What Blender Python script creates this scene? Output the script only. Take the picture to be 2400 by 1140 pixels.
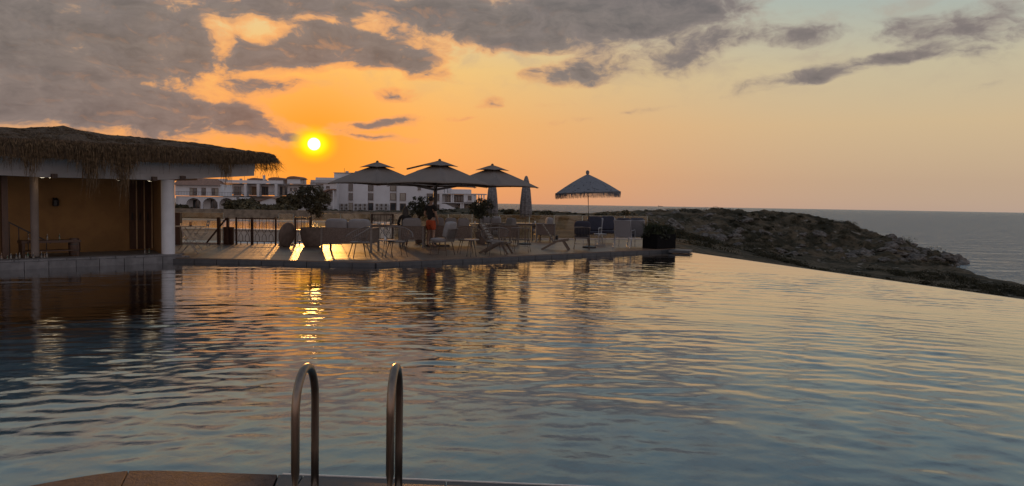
import bpy, bmesh, math, random
import numpy as np
from mathutils import Vector, Matrix, noise as mnoise

for o in list(bpy.data.objects):
    bpy.data.objects.remove(o)
random.seed(7)
RNG = np.random.default_rng(11)
SC = bpy.context.scene
COL = SC.collection
R = math.radians

# ---------------------------------------------------------------- camera
PW, PH, FPX = 2400.0, 1140.0, 1733.0
PITCH, ROLL, EYE = R(-3.05), R(0.99), 1.70
_f = Vector((0, math.cos(PITCH), math.sin(PITCH)))
_r0 = Vector((1, 0, 0)); _u0 = Vector((0, -math.sin(PITCH), math.cos(PITCH)))
_r = _r0 * math.cos(ROLL) + _u0 * math.sin(ROLL)
_u = -_r0 * math.sin(ROLL) + _u0 * math.cos(ROLL)
cam = bpy.data.cameras.new('camera'); cam_o = bpy.data.objects.new('camera', cam); COL.objects.link(cam_o)
cam.sensor_width = 36.0; cam.lens = FPX / PW * 36.0
cam.clip_start = 0.1; cam.clip_end = 60000
M = Matrix.Identity(4)
for i in range(3):
    M[i][0] = _r[i]; M[i][1] = _u[i]; M[i][2] = -_f[i]
M[2][3] = EYE
cam_o.matrix_world = M
SC.camera = cam_o

def ray(px, py):
    return (_f + _r * ((px - PW/2) / FPX) - _u * ((py - PH/2) / FPX)).normalized()
def at(px, py, Y):                      # point seen at a pixel, Y metres away
    d = ray(px, py); k = Y / d.y
    return Vector((d.x*k, Y, EYE + d.z*k))
def on(px, py, z):                      # point of a level plane seen at a pixel
    d = ray(px, py); k = (z - EYE) / d.z
    return Vector((d.x*k, d.y*k, z))
def azel(px, py):
    d = ray(px, py)
    return math.degrees(math.atan2(d.x, d.y)), math.degrees(math.asin(d.z))

# ---------------------------------------------------------------- render / exposure
SC.render.engine = 'CYCLES'
SC.cycles.use_denoising = True
SC.cycles.max_bounces = 10; SC.cycles.diffuse_bounces = 3; SC.cycles.glossy_bounces = 4
SC.cycles.transparent_max_bounces = 24; SC.cycles.transmission_bounces = 4
SC.cycles.sample_clamp_direct = 12; SC.cycles.sample_clamp_indirect = 4
SC.view_settings.view_transform = 'Standard'; SC.view_settings.look = 'None'
SC.view_settings.exposure = 0.10; SC.view_settings.gamma = 1.0
SC.view_settings.use_curve_mapping = False

def lin(c):
    return tuple(((v/255)/12.92 if v/255 <= 0.04045 else ((v/255+0.055)/1.055)**2.4) for v in c)

# ---------------------------------------------------------------- node helper
class NT:
    def __init__(s, tree): s.t = tree; s.n = tree.nodes; s.l = tree.links
    def new(s, typ, **kw):
        nd = s.n.new(typ)
        for k, v in kw.items(): setattr(nd, k, v)
        return nd
    def put(s, sock, v):
        if isinstance(v, bpy.types.NodeSocket): s.l.new(v, sock)
        elif v is not None:
            if hasattr(sock.default_value, '__len__'):
                n_ = len(sock.default_value)
                if not hasattr(v, '__len__'): v = (v,)*n_
                v = tuple(v)[:n_]
                if len(v) < n_: v = v + (1.0,)*(n_-len(v))
                sock.default_value = v
            else: sock.default_value = v
    def m(s, op, a, b=None, c=None, clamp=False):
        nd = s.new('ShaderNodeMath', operation=op, use_clamp=clamp)
        for i, v in enumerate((a, b, c)):
            if v is not None: s.put(nd.inputs[i], v)
        return nd.outputs[0]
    def vm(s, op, a, b=None):
        nd = s.new('ShaderNodeVectorMath', operation=op)
        s.put(nd.inputs[0], a)
        if b is not None: s.put(nd.inputs[1], b)
        return nd.outputs['Value'] if op in ('DOT_PRODUCT', 'LENGTH', 'DISTANCE') else nd.outputs[0]
    def mix(s, f, a, b, typ='MIX', clampf=True):
        nd = s.new('ShaderNodeMix', data_type='RGBA', blend_type=typ, clamp_factor=clampf)
        s.put(nd.inputs[0], f); s.put(nd.inputs[6], a); s.put(nd.inputs[7], b)
        return nd.outputs[2]
    def ramp(s, f, stops, interp='LINEAR'):
        nd = s.new('ShaderNodeValToRGB'); r = nd.color_ramp; r.interpolation = interp
        while len(r.elements) < len(stops): r.elements.new(0.5)
        for e, (p, c) in zip(r.elements, stops):
            e.position = p; e.color = tuple(c)[:3] + (1,) if hasattr(c, '__len__') else (c, c, c, 1)
        s.put(nd.inputs[0], f); return nd.outputs[0]
    def smooth(s, v, a, b, lo=0.0, hi=1.0):
        nd = s.new('ShaderNodeMapRange', interpolation_type='SMOOTHSTEP')
        for i, x in enumerate((v, a, b, lo, hi)): s.put(nd.inputs[i], x)
        return nd.outputs[0]
    def noise(s, vec, scale, detail=4, rough=0.55, dist=0.0, dim='3D'):
        nd = s.new('ShaderNodeTexNoise', noise_dimensions=dim)
        if vec is not None: s.put(nd.inputs['Vector'], vec)
        nd.inputs['Scale'].default_value = scale; nd.inputs['Detail'].default_value = detail
        nd.inputs['Roughness'].default_value = rough; nd.inputs['Distortion'].default_value = dist
        return nd.outputs[0]

# ---------------------------------------------------------------- world: sunset sky with clouds
SUN_DIR = ray(736, 338)
SUN_AZ, SUN_EL = azel(736, 338)
world = bpy.data.worlds.new('World'); SC.world = world; world.use_nodes = True
W = NT(world.node_tree); W.n.clear()
dirv = W.vm('NORMALIZE', W.new('ShaderNodeTexCoord').outputs['Generated'])
sep = W.new('ShaderNodeSeparateXYZ'); W.l.new(dirv, sep.inputs[0])
az = W.m('MULTIPLY', W.m('ARCTAN2', sep.outputs[0], sep.outputs[1]), 180/math.pi)
el = W.m('MULTIPLY', W.m('ARCSINE', sep.outputs[2]), 180/math.pi)
elp = W.m('MAXIMUM', el, 0.0)
sky = W.new('ShaderNodeTexSky', sky_type='NISHITA', sun_disc=False, sun_elevation=R(SUN_EL), sun_rotation=R(SUN_AZ),
            dust_density=3.0, air_density=1.0, ozone_density=1.2)
nishita = W.vm('SCALE', sky.outputs[0]); nishita.node.inputs['Scale'].default_value = 0.05
E = lambda d: min(1.0, math.sqrt(d/90.0))
eln = W.m('SQRT', W.m('DIVIDE', elp, 90.0))
far = W.ramp(eln, [(0, lin((180, 157, 142))), (E(2), lin((188, 164, 139))), (E(6), lin((203, 180, 144))), (E(10), lin((194, 184, 156))),
                   (E(14.5), lin((164, 178, 174))), (E(20), lin((146, 166, 176))), (E(32), lin((120, 144, 168))), (E(90), lin((100, 122, 155)))])
near = W.ramp(eln, [(0, lin((236, 148, 90))), (E(2.5), lin((246, 156, 76))), (E(6), lin((244, 168, 84))), (E(10), lin((240, 192, 112))),
                    (E(14.5), lin((218, 202, 156))), (E(20), lin((172, 180, 172))), (E(32), lin((128, 148, 164))), (E(90), lin((100, 122, 155)))])
back = W.ramp(eln, [(0, lin((206, 182, 176))), (E(6), lin((220, 196, 190))), (E(14), lin((208, 200, 204))), (E(35), lin((160, 172, 192))), (E(90), lin((106, 128, 160)))])
daz = W.m('ABSOLUTE', W.m('SUBTRACT', az, SUN_AZ))
daz = W.m('MINIMUM', daz, W.m('SUBTRACT', 360.0, daz))
wn = W.m('EXPONENT', W.m('MULTIPLY', W.m('POWER', W.m('DIVIDE', daz, 25.0), 2.0), -1.0))
clear = W.mix(W.smooth(daz, 45, 130), far, back)
clear = W.mix(wn, clear, near)
clear = W.mix(0.06, clear, nishita)
cosd = W.vm('DOT_PRODUCT', dirv, tuple(SUN_DIR))
ang = W.m('MULTIPLY', W.m('ARCCOSINE', W.m('MINIMUM', cosd, 1.0)), 180/math.pi)
glow = W.m('EXPONENT', W.m('MULTIPLY', W.m('POWER', W.m('DIVIDE', ang, 5.5), 1.6), -1.0))
clear = W.mix(W.m('MULTIPLY', glow, 0.80), clear, lin((255, 152, 20)))
# clouds, laid out in azimuth / elevation
v2 = W.new('ShaderNodeCombineXYZ'); W.l.new(az, v2.inputs[0]); W.l.new(el, v2.inputs[1])
vst = W.vm('MULTIPLY', v2.outputs[0], (0.095, 0.18, 0.0))
warpn = W.new('ShaderNodeTexNoise'); W.l.new(vst, warpn.inputs['Vector']); warpn.inputs['Scale'].default_value = 2.2; warpn.inputs['Detail'].default_value = 3
warp = W.vm('SUBTRACT', warpn.outputs['Color'], (0.5, 0.5, 0.5))
vwarp = W.vm('ADD', vst, W.vm('MULTIPLY', warp, (0.35, 0.35, 0.0)))
vb = W.vm('ADD', v2.outputs[0], W.vm('MULTIPLY', warp, (4.0, 1.8, 0.0)))
CLOUDS = [  # pixel centre, radii, tilt, weight
 (60, 70, 470, 200, 0, 1.6), (350, 100, 210, 120, 0, 1.3), (40, 222, 330, 110, 0, 1.2), (320, 258, 350, 74, 6, 1.3), (560, 285, 200, 46, 10, 1.0),
 (430, 195, 120, 26, 0, .5), (570, 250, 90, 50, 0, .6), (640, 20, 220, 60, 0, .9), (610, 75, 60, 26, 0, -.6), (520, 110, 40, 70, 0, -.7), (340, 190, 170, 30, 0, -.9), (240, 212, 70, 20, 0, -.5), (520, 190, 70, 26, 0, -.5),
 (760, 112, 270, 62, -3, 1.5), (640, 132, 170, 40, -8, .9), (900, 118, 200, 62, 8, 1.0), (990, 150, 100, 34, 20, .8), (800, 60, 150, 22, 4, -.5),
 (800, 15, 420, 62, 0, 1.1), (1100, 55, 260, 75, 8, 1.2), (1330, 40, 340, 90, 0, 1.25), (1560, 50, 260, 75, -8, 1.05), (1490, 105, 90, 26, -10, -.45), (1300, 130, 80, 20, 0, -.3), (1480, 12, 380, 55, 0, 1.0), (1230, 105, 190, 42, 0, .6),
 (625, 197, 115, 32, 2, 1.2), (932, 216, 78, 24, 0, .85), (1145, 233, 48, 20, 0, .8), (930, 283, 90, 20, -6, 1.1), (840, 288, 90, 16, 0, .9), (870, 316, 170, 16, 6, .9), (690, 322, 90, 14, 8, .7),
 (1350, 170, 150, 46, -8, 1.0), (1325, 184, 130, 26, 0, .7), (1625, 128, 150, 46, -14, 1.05), (1470, 140, 180, 40, -4, .55), (1885, 82, 100, 34, 0, 1.0), (1760, 70, 160, 40, 0, .45),
 (2285, 66, 200, 62, -6, .95), (2110, 62, 150, 40, 0, .5), (2000, 160, 200, 24, -8, .75), (1905, 182, 110, 18, 0, .65), (2095, 141, 85, 18, -4, .7), (1800, 195, 200, 34, -10, .45), (2260, 130, 160, 40, 0, .4),
 (1090, 276, 46, 11, 0, .7), (1310, 240, 80, 14, 0, .35), (1310, 285, 110, 14, -6, .35), (1480, 262, 170, 14, -6, .3), (2300, 205, 180, 22, -14, .3),
]
acc = None
for (px, py, rx, ry, tl, wgt) in CLOUDS:
    a0, e0 = azel(px, py)
    sx = math.degrees(rx/FPX); sy = math.degrees(ry/FPX)
    mp = W.new('ShaderNodeMapping', vector_type='TEXTURE')
    W.l.new(vb, mp.inputs[0])
    mp.inputs['Location'].default_value = (a0, e0, 0); mp.inputs['Rotation'].default_value = (0, 0, R(-tl)); mp.inputs['Scale'].default_value = (sx, sy, 1)
    g = W.new('ShaderNodeTexGradient', gradient_type='SPHERICAL'); W.l.new(mp.outputs[0], g.inputs[0])
    acc = W.m('MULTIPLY', g.outputs['Fac'], wgt) if acc is None else W.m('MULTIPLY_ADD', g.outputs['Fac'], wgt, acc)
# beyond the frame: the same broken cloud goes on overhead and behind
fb = W.noise(vwarp, 4.4, 10, 0.56, 0.0)
fbo = W.noise(W.vm('ADD', vwarp, (0.0, -0.055, 0.0)), 4.4, 6, 0.52, 0.0)
fbl = W.noise(vwarp, 1.5, 5, 0.55, 0.0)
over = W.m('MULTIPLY', W.smooth(el, 13, 19), W.smooth(fbl, 0.46, 0.66))
side = W.m('MULTIPLY', W.m('MULTIPLY', W.smooth(daz, 48, 60), W.smooth(el, 2, 7)), W.smooth(fbl, 0.46, 0.64))
cover = W.m('ADD', W.m('MINIMUM', acc, 1.25), W.m('MULTIPLY', W.m('MAXIMUM', over, side), 0.75))
fine = W.noise(vwarp, 15.0, 8, 0.6, 0.25)
dens = W.m('ADD', cover, W.m('ADD', W.m('MULTIPLY', W.m('SUBTRACT', fb, 0.5), 1.9), W.m('MULTIPLY', W.m('SUBTRACT', fine, 0.5), 0.75)))
alpha = W.m('MULTIPLY', W.smooth(dens, 0.04, 0.98), W.smooth(cover, 0.02, 0.42))
thick = W.smooth(dens, 0.38, 1.02)
nearsun = W.m('EXPONENT', W.m('MULTIPLY', W.m('POWER', W.m('DIVIDE', ang, 9.0), 1.6), -1.0))
thin = W.mix(W.smooth(ang, 42, 6), lin((150, 138, 132)), lin((196, 150, 118)))
ccol = W.mix(W.smooth(dens, 0.25, 1.0), thin, lin((126, 116, 114)))
ccol = W.mix(W.smooth(dens, 0.75, 1.75), ccol, lin((92, 88, 91)))
belt = W.noise(W.vm('ADD', W.vm('MULTIPLY', v2.outputs[0], (0.05, 0.42, 0.0)), W.vm('MULTIPLY', warp, (0.3, 0.3, 0.0))), 2.0, 5, 0.55, 0.0)
ccol = W.mix(W.m('MULTIPLY', W.smooth(belt, 0.46, 0.66), 0.30), ccol, lin((134, 124, 120)))
ccol = W.mix(W.smooth(el, 14, 30), ccol, lin((122, 126, 138)))
fbm2 = W.noise(W.vm('ADD', vwarp, (3.1, 1.7, 0.0)), 3.0, 8, 0.6, 0.0)
ccol = W.mix(W.m('MULTIPLY', W.smooth(fbm2, 0.40, 0.68), 0.26), ccol, lin((132, 123, 121)))
lit = W.smooth(W.m('SUBTRACT', fb, fbo), 0.02, 0.16)
ccol = W.mix(W.m('MULTIPLY', lit, W.m('MULTIPLY', W.smooth(ang, 24, 3), 0.42)), ccol, lin((206, 146, 104)))
ccol = W.mix(W.m('MULTIPLY', W.smooth(W.m('SUBTRACT', fbo, fb), 0.02, 0.16), 0.22), ccol, lin((86, 83, 87)))
ccol = W.mix(W.m('MULTIPLY', nearsun, W.m('SUBTRACT', 1.0, W.m('MULTIPLY', thick, 0.90))), ccol, lin((232, 140, 66)))
rim = W.m('MULTIPLY', W.m('MULTIPLY', alpha, W.m('SUBTRACT', 1.0, alpha)), 4.0)
veil = W.m('MULTIPLY', W.m('MULTIPLY', W.smooth(fbm2, 0.44, 0.70), W.smooth(el, 6.5, 12.0)), 0.42)
clear = W.mix(veil, clear, lin((168, 150, 136)))
skyc = W.mix(W.m('MULTIPLY', alpha, 0.93), clear, ccol)
skyc = W.mix(W.m('MULTIPLY', W.m('MULTIPLY', rim, W.smooth(ang, 26, 2)), 0.60), skyc, lin((255, 172, 98)))
# the sun's disc and aureole
sx_ = W.m('MULTIPLY', W.m('SUBTRACT', az, SUN_AZ), 0.80); sy_ = W.m('SUBTRACT', el, SUN_EL)
ea = W.m('SQRT', W.m('ADD', W.m('MULTIPLY', sx_, sx_), W.m('MULTIPLY', sy_, sy_)))
skyc = W.mix(W.m('MULTIPLY', W.smooth(ea, 1.6, 0.6), 0.9), skyc, (1.1, 0.62, 0.002))
skyc = W.mix(W.smooth(ea, 1.0, 0.45), skyc, (1.35, 0.95, 0.012))
skyc = W.mix(W.smooth(ang, 0.50, 0.26), skyc, (9.0, 7.6, 4.2))
# below the horizon the world is dim (sea and land cover it)
skyc = W.mix(W.smooth(el, -0.6, -3.0), skyc, lin((88, 84, 84)))
bg = W.new('ShaderNodeBackground'); W.put(bg.inputs[0], skyc); bg.inputs[1].default_value = 1.0
wo = W.new('ShaderNodeOutputWorld'); W.l.new(bg.outputs[0], wo.inputs[0])
world.cycles.sampling_method = 'MANUAL'; world.cycles.sample_map_resolution = 1024

# ---------------------------------------------------------------- sun
sl = bpy.data.lights.new('sun', 'SUN'); sl.energy = 2.0; sl.angle = R(0.9); sl.color = (1.0, 0.44, 0.11)
so = bpy.data.objects.new('sun', sl); COL.objects.link(so)
so.rotation_euler = SUN_DIR.to_track_quat('Z', 'Y').to_euler(); so.location = (-30, 110, 40)

# ---------------------------------------------------------------- materials
MATS = {}
def mat(name, col, rough=0.7, var=0.15, scale=6.0, metal=0.0, bump=0.0, bscale=40.0, spec=0.5, col2=None, stretch=(1, 1, 1), coat=0.0):
    if name in MATS: return MATS[name]
    m_ = bpy.data.materials.new(name); m_.use_nodes = True; t = NT(m_.node_tree)
    p = t.n['Principled BSDF']
    tc = t.new('ShaderNodeTexCoord').outputs['Object']
    vec = t.vm('MULTIPLY', tc, stretch)
    n1 = t.noise(vec, scale, 6, 0.6)
    lo = tuple(c*(1-var) for c in col); hi = tuple(min(1, c*(1+var)) for c in (col2 or col))
    t.put(p.inputs['Base Color'], t.mix(t.smooth(n1, 0.3, 0.7), lo, hi))
    t.put(p.inputs['Roughness'], t.m('MULTIPLY_ADD', n1, 0.25, rough-0.125, clamp=True))
    p.inputs['Metallic'].default_value = metal
    p.inputs['Specular IOR Level'].default_value = spec
    p.inputs['Coat Weight'].default_value = coat
    if bump:
        b = t.new('ShaderNodeBump'); b.inputs['Strength'].default_value = bump; b.inputs['Distance'].default_value = 0.02
        t.put(b.inputs['Height'], t.noise(vec, bscale, 6, 0.65)); t.l.new(b.outputs[0], p.inputs['Normal'])
    MATS[name] = m_
    return m_

# ---------------------------------------------------------------- mesh builder
def basis(d):
    d = d.normalized(); a = Vector((0, 0, 1)) if abs(d.z) < 0.9 else Vector((1, 0, 0))
    x = d.cross(a).normalized(); return x, x.cross(d).normalized()
class MB:
    def __init__(s): s.v = []; s.f = []
    def add(s, vs, fs):
        n = len(s.v); s.v += [tuple(q) for q in vs]; s.f += [tuple(i+n for i in q) for q in fs]; return s
    def box(s, c, size, rz=0.0, rx=0.0, ry=0.0):
        h = [x/2 for x in size]; m = Matrix.Translation(c) @ Matrix.Rotation(rz, 4, 'Z') @ Matrix.Rotation(ry, 4, 'Y') @ Matrix.Rotation(rx, 4, 'X')
        vs = [m @ Vector((a*h[0], b*h[1], c_*h[2])) for a in (-1, 1) for b in (-1, 1) for c_ in (-1, 1)]
        return s.add(vs, [(0, 1, 3, 2), (4, 6, 7, 5), (0, 4, 5, 1), (2, 3, 7, 6), (0, 2, 6, 4), (1, 5, 7, 3)])
    def bb(s, x0, x1, y0, y1, z0, z1):
        return s.box(((x0+x1)/2, (y0+y1)/2, (z0+z1)/2), (abs(x1-x0), abs(y1-y0), abs(z1-z0)))
    def bar(s, a, b, w, h=None):
        a = Vector(a); b = Vector(b); d = b-a; x, y = basis(d); h = h or w
        vs = [p_ + x*(i*w/2) + y*(j*h/2) for p_ in (a, b) for (i, j) in ((-1, -1), (1, -1), (1, 1), (-1, 1))]
        return s.add(vs, [(3, 2, 1, 0), (4, 5, 6, 7), (0, 1, 5, 4), (1, 2, 6, 5), (2, 3, 7, 6), (3, 0, 4, 7)])
    def tube(s, pts, r, n=8, closed=False):
        pts = [Vector(p_) for p_ in pts]; k = len(pts); rr = r if hasattr(r, '__len__') else [r]*k
        vs = []; fs = []; px = None
        for i, p_ in enumerate(pts):
            d = (pts[(i+1) % k] - pts[i-1]) if closed else (pts[min(i+1, k-1)] - pts[max(i-1, 0)])
            d.normalize()
            if px is None: x, y = basis(d)
            else:
                x = (px - d*px.dot(d)).normalized(); y = d.cross(x)
            px = x
            for j in range(n):
                a = 2*math.pi*j/n; vs.append(p_ + (x*math.cos(a) + y*math.sin(a))*rr[i])
        for i in range(k if closed else k-1):
            for j in range(n):
                i2 = (i+1) % k; fs.append((i*n+j, i*n+(j+1) % n, i2*n+(j+1) % n, i2*n+j))
        if not closed: fs += [tuple(reversed(range(n))), tuple((k-1)*n+j for j in range(n))]
        return s.add(vs, fs)
    def lathe(s, prof, n=24, c=(0, 0, 0), a0=0.0, sq=1.0):
        vs = []; fs = []; k = len(prof); c = Vector(c)
        for (r_, z) in prof:
            for j in range(n):
                a = a0+2*math.pi*j/n; vs.append(c+Vector((r_*math.cos(a), r_*math.sin(a)*sq, z)))
        for i in range(k-1):
            for j in range(n): fs.append((i*n+j, i*n+(j+1) % n, (i+1)*n+(j+1) % n, (i+1)*n+j))
        fs += [tuple(reversed(range(n))), tuple((k-1)*n+j for j in range(n))]
        return s.add(vs, fs)
    def prism(s, poly, z0, z1):
        n = len(poly); vs = [(x, y, z0) for x, y in poly] + [(x, y, z1) for x, y in poly]
        return s.add(vs, [tuple(reversed(range(n))), tuple(range(n, 2*n))] + [(i, (i+1) % n, n+(i+1) % n, n+i) for i in range(n)])
    def extr(s, poly, y0, y1):           # polygon in x,z extruded along y
        n = len(poly); vs = [(x, y0, z) for x, z in poly] + [(x, y1, z) for x, z in poly]
        return s.add(vs, [tuple(range(n)), tuple(reversed(range(n, 2*n)))] + [(i, n+i, n+(i+1) % n, (i+1) % n) for i in range(n)])
    def cushion(s, c, size, e=0.42, rz=0.0, rx=0.0, nu=20, nv=10):
        m = Matrix.Translation(c) @ Matrix.Rotation(rz, 4, 'Z') @ Matrix.Rotation(rx, 4, 'X'); vs = []; fs = []
        sp = lambda t: math.copysign(abs(t)**e, t)
        for i in range(nv+1):
            b = -math.pi/2 + math.pi*i/nv
            for j in range(nu):
                a = 2*math.pi*j/nu
                vs.append(m @ Vector((size[0]/2*sp(math.cos(b))*sp(math.cos(a)), size[1]/2*sp(math.cos(b))*sp(math.sin(a)), size[2]/2*sp(math.sin(b)))))
        for i in range(nv):
            for j in range(nu): fs.append((i*nu+j, i*nu+(j+1) % nu, (i+1)*nu+(j+1) % nu, (i+1)*nu+j))
        return s.add(vs, fs)
    def build(s, name, material, parent=None, smooth=False, bevel=0.0):
        me = bpy.data.meshes.new(name); me.from_pydata(s.v, [], s.f); me.update()
        if material: me.materials.append(material)
        o = bpy.data.objects.new(name, me); COL.objects.link(o)
        if parent: o.parent = parent
        bm = bmesh.new(); bm.from_mesh(me); bmesh.ops.recalc_face_normals(bm, faces=bm.faces)
        bm.to_mesh(me); bm.free()
        if smooth:
            for p_ in me.polygons: p_.use_smooth = True
            if smooth == 'auto': me.set_sharp_from_angle(angle=R(40))
        if bevel:
            md = o.modifiers.new('bevel', 'BEVEL'); md.width = bevel; md.segments = 2; md.limit_method = 'ANGLE'
        return o
def np_mesh(name, verts, faces, material, parent=None, smooth=False):
    me = bpy.data.meshes.new(name); verts = np.asarray(verts, np.float32); faces = np.asarray(faces, np.int32); k = faces.shape[1]
    me.vertices.add(len(verts)); me.vertices.foreach_set('co', verts.ravel())
    me.loops.add(faces.size); me.loops.foreach_set('vertex_index', faces.ravel())
    me.polygons.add(len(faces)); me.polygons.foreach_set('loop_start', np.arange(0, faces.size, k, dtype=np.int32))
    me.update(calc_edges=True)
    if smooth: me.polygons.foreach_set('use_smooth', np.ones(len(faces), bool))
    me.materials.append(material); o = bpy.data.objects.new(name, me); COL.objects.link(o)
    if parent: o.parent = parent
    return o
def tag(o, label, cat, group=None):
    o['label'] = label; o['category'] = cat
    if group: o['group'] = group
    return o
def struct(o, label=None):
    o['kind'] = 'structure'
    if label: o['label'] = label
    return o
def thing(name, loc, rz, label, cat, group=None):
    o = bpy.data.objects.new(name, None); COL.objects.link(o); o.empty_display_size = 0.3
    o.location = loc; o.rotation_euler = (0, 0, rz)
    return tag(o, label, cat, group)
def copy_tree(o, parent=None):
    c = o.copy(); COL.objects.link(c); c.parent = parent
    for ch in [q for q in bpy.data.objects if q.parent == o]: copy_tree(ch, c)
    return c
def dup(o, loc, rz, label):
    c = copy_tree(o); c.location = loc; c.rotation_euler = (0, 0, rz); c['label'] = label; return c
# ================================================================ SETTING
# ---------------------------------------------------------------- sea
SEA_Z = -8.0
def water_mat(name, body, bump_scale, bump_str, dist, rough=0.02, stretch=(1, 1, 1), ior=1.33):
    m_ = bpy.data.materials.new(name); m_.use_nodes = True; t = NT(m_.node_tree); t.n.clear()
    tc = t.new('ShaderNodeTexCoord').outputs['Object']
    b = t.new('ShaderNodeBump'); b.inputs['Strength'].default_value = bump_str; b.inputs['Distance'].default_value = dist
    t.put(b.inputs['Height'], t.noise(t.vm('MULTIPLY', tc, stretch), bump_scale, 5, 0.6, 0.4))
    fr = t.new('ShaderNodeFresnel'); fr.inputs[0].default_value = ior; t.l.new(b.outputs[0], fr.inputs[1])
    gl = t.new('ShaderNodeBsdfGlossy'); gl.inputs['Roughness'].default_value = rough; t.l.new(b.outputs[0], gl.inputs['Normal'])
    return m_, t, fr, gl, b
m_sea, t, fr, gl, b = water_mat('sea_water', None, 0.16, 1.0, 5.0, 0.22, (0.45, 1.0, 1))
df = t.new('ShaderNodeBsdfDiffuse'); df.inputs[0].default_value = (0.135, 0.162, 0.175, 1)
mx = t.new('ShaderNodeMixShader'); t.l.new(fr.outputs[0], mx.inputs[0]); t.l.new(df.outputs[0], mx.inputs[1]); t.l.new(gl.outputs[0], mx.inputs[2])
o_ = t.new('ShaderNodeOutputMaterial'); t.l.new(mx.outputs[0], o_.inputs[0])
sv_ = []; sf_ = []
ys = [20, 60, 110, 170, 260, 420, 800, 1600, 4000, 12000, 40000]
for a, c in zip(ys[:-1], ys[1:]):
    w0, w1 = 220+a*1.3, 220+c*1.3
    n0 = len(sv_); sv_ += [(-w0, a, SEA_Z), (w0, a, SEA_Z), (w1, c, SEA_Z), (-w1, c, SEA_Z)]; sf_.append((n0, n0+1, n0+2, n0+3))
sea = struct(np_mesh('sea', sv_, sf_, m_sea), 'grey blue evening sea reaching the horizon')

# ---------------------------------------------------------------- terrain
def sstep(a, b, x):
    t_ = np.clip((x-a)/(b-a), 0, 1); return t_*t_*(3-2*t_)
_perm = RNG.random((256, 256)).astype(np.float32)
def vnoise(x, y):
    xi = np.floor(x).astype(int); yi = np.floor(y).astype(int); fx = x-xi; fy = y-yi
    fx = fx*fx*(3-2*fx); fy = fy*fy*(3-2*fy)
    g = lambda a, b: _perm[a & 255, b & 255]
    return (g(xi, yi)*(1-fx)+g(xi+1, yi)*fx)*(1-fy) + (g(xi, yi+1)*(1-fx)+g(xi+1, yi+1)*fx)*fy - 0.5
def fbm(x, y, o=5, gain=0.5):
    s_ = 0; a = 1.0
    for _ in range(o): s_ = s_ + a*vnoise(x, y); x = x*2.03+17.1; y = y*2.03+5.3; a *= gain
    return s_
def terrain_h(x, y):
    x = np.asarray(x, float); y = np.asarray(y, float)
    base = -1.15 - 4.9*sstep(9, 40, x + 0.10*(60-y)) - 1.5*sstep(40, 68, x)
    base = base - 2.6*sstep(11, 14, x)*sstep(48, 25, y)*0.5
    # ridge of the headland and the dunes inland
    yc = 152 + 3*np.sin(x*0.05)
    top = np.interp(x, [-60, -20, 0, 15, 26, 45, 58, 62, 67, 74, 82, 88, 93], [-1.2, -.25, -.1, -.2, -.1, -.1, -.1, -.8, -2.6, -5.2, -7.8, -8.6, -9.5])
    face = np.where(y < yc, sstep(116, 148, y + 2*np.sin(x*.21)), 1-sstep(160, 200, y))
    h = base + np.maximum(top-base, 0)*face
    h = np.where((x > 60) & (face > .02), np.minimum(h, np.maximum(top, -9.5)+(1-face)*0.0), h)
    # coast
    cx = np.interp(y, [20, 60, 85, 97, 108, 118, 126, 134, 150, 160, 200], [66, 68, 69, 70.5, 72, 73, 77, 81, 80, 74, 60]) + 3*fbm(x*.08+3, y*.12, 3)
    h = h - 9*sstep(-5, 5, x-cx)
    h = np.where(y > 170, h - 10*sstep(175, 205, y)*sstep(-70, -45, x), h)
    rough = 0.25 + 1.1*sstep(14, 40, x)*sstep(100, 128, y)
    h = h + fbm(x*0.10, y*0.10, 4)*1.1*(0.35+0.65*sstep(100, 130, y)) + fbm(x*0.45, y*0.45, 4)*0.75*rough + np.abs(fbm(x*.22+9, y*.3, 3))*1.1*(rough-.25) + (0.5-np.abs(fbm(x*.35+3, y*.55+8, 4)))*0.9*(rough-.25)
    return h
xs = np.concatenate([np.linspace(-330, -60, 60, endpoint=False), np.linspace(-60, 10, 110, endpoint=False), np.linspace(10, 104, 330)])
yv = np.concatenate([np.linspace(-25, 28, 20, endpoint=False), np.linspace(28, 100, 110, endpoint=False), np.linspace(100, 172, 260, endpoint=False), np.linspace(172, 420, 50)])
X, Y = np.meshgrid(xs, yv)
Z = terrain_h(X, Y)
inpool = (X < 14.5 + (27-Y)*0.277) & (Y < 30)
Z = np.where(inpool, np.minimum(Z, -4.5), Z)
Z = np.where((X < 8) & (Y < 47) & ~inpool, np.minimum(Z, -0.9), Z)
nx, ny = len(xs), len(yv)
idx = np.arange(nx*ny).reshape(ny, nx)
F = np.stack([idx[:-1, :-1], idx[:-1, 1:], idx[1:, 1:], idx[1:, :-1]], -1).reshape(-1, 4)
m_land = bpy.data.materials.new('scrub_soil'); m_land.use_nodes = True; t = NT(m_land.node_tree); p = t.n['Principled BSDF']
tc = t.new('ShaderNodeTexCoord').outputs['Object']
n1 = t.noise(tc, 0.22, 7, 0.62); n2 = t.noise(tc, 1.3, 7, 0.65); n3 = t.noise(t.vm('MULTIPLY', tc, (1, 1, 2.5)), 0.5, 6, 0.6, 0.6)
c1 = t.mix(t.smooth(n1, .38, .62), (0.033, 0.028, 0.017), (0.115, 0.085, 0.053))
c1 = t.mix(t.smooth(n2, .50, .66), c1, (0.026, 0.024, 0.014))
c1 = t.mix(t.m('MULTIPLY', t.smooth(n3, .60, .70), .7), c1, (0.27, 0.23, 0.185))
t.put(p.inputs['Base Color'], c1); p.inputs['Roughness'].default_value = 0.95; p.inputs['Specular IOR Level'].default_value = 0.1
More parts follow.
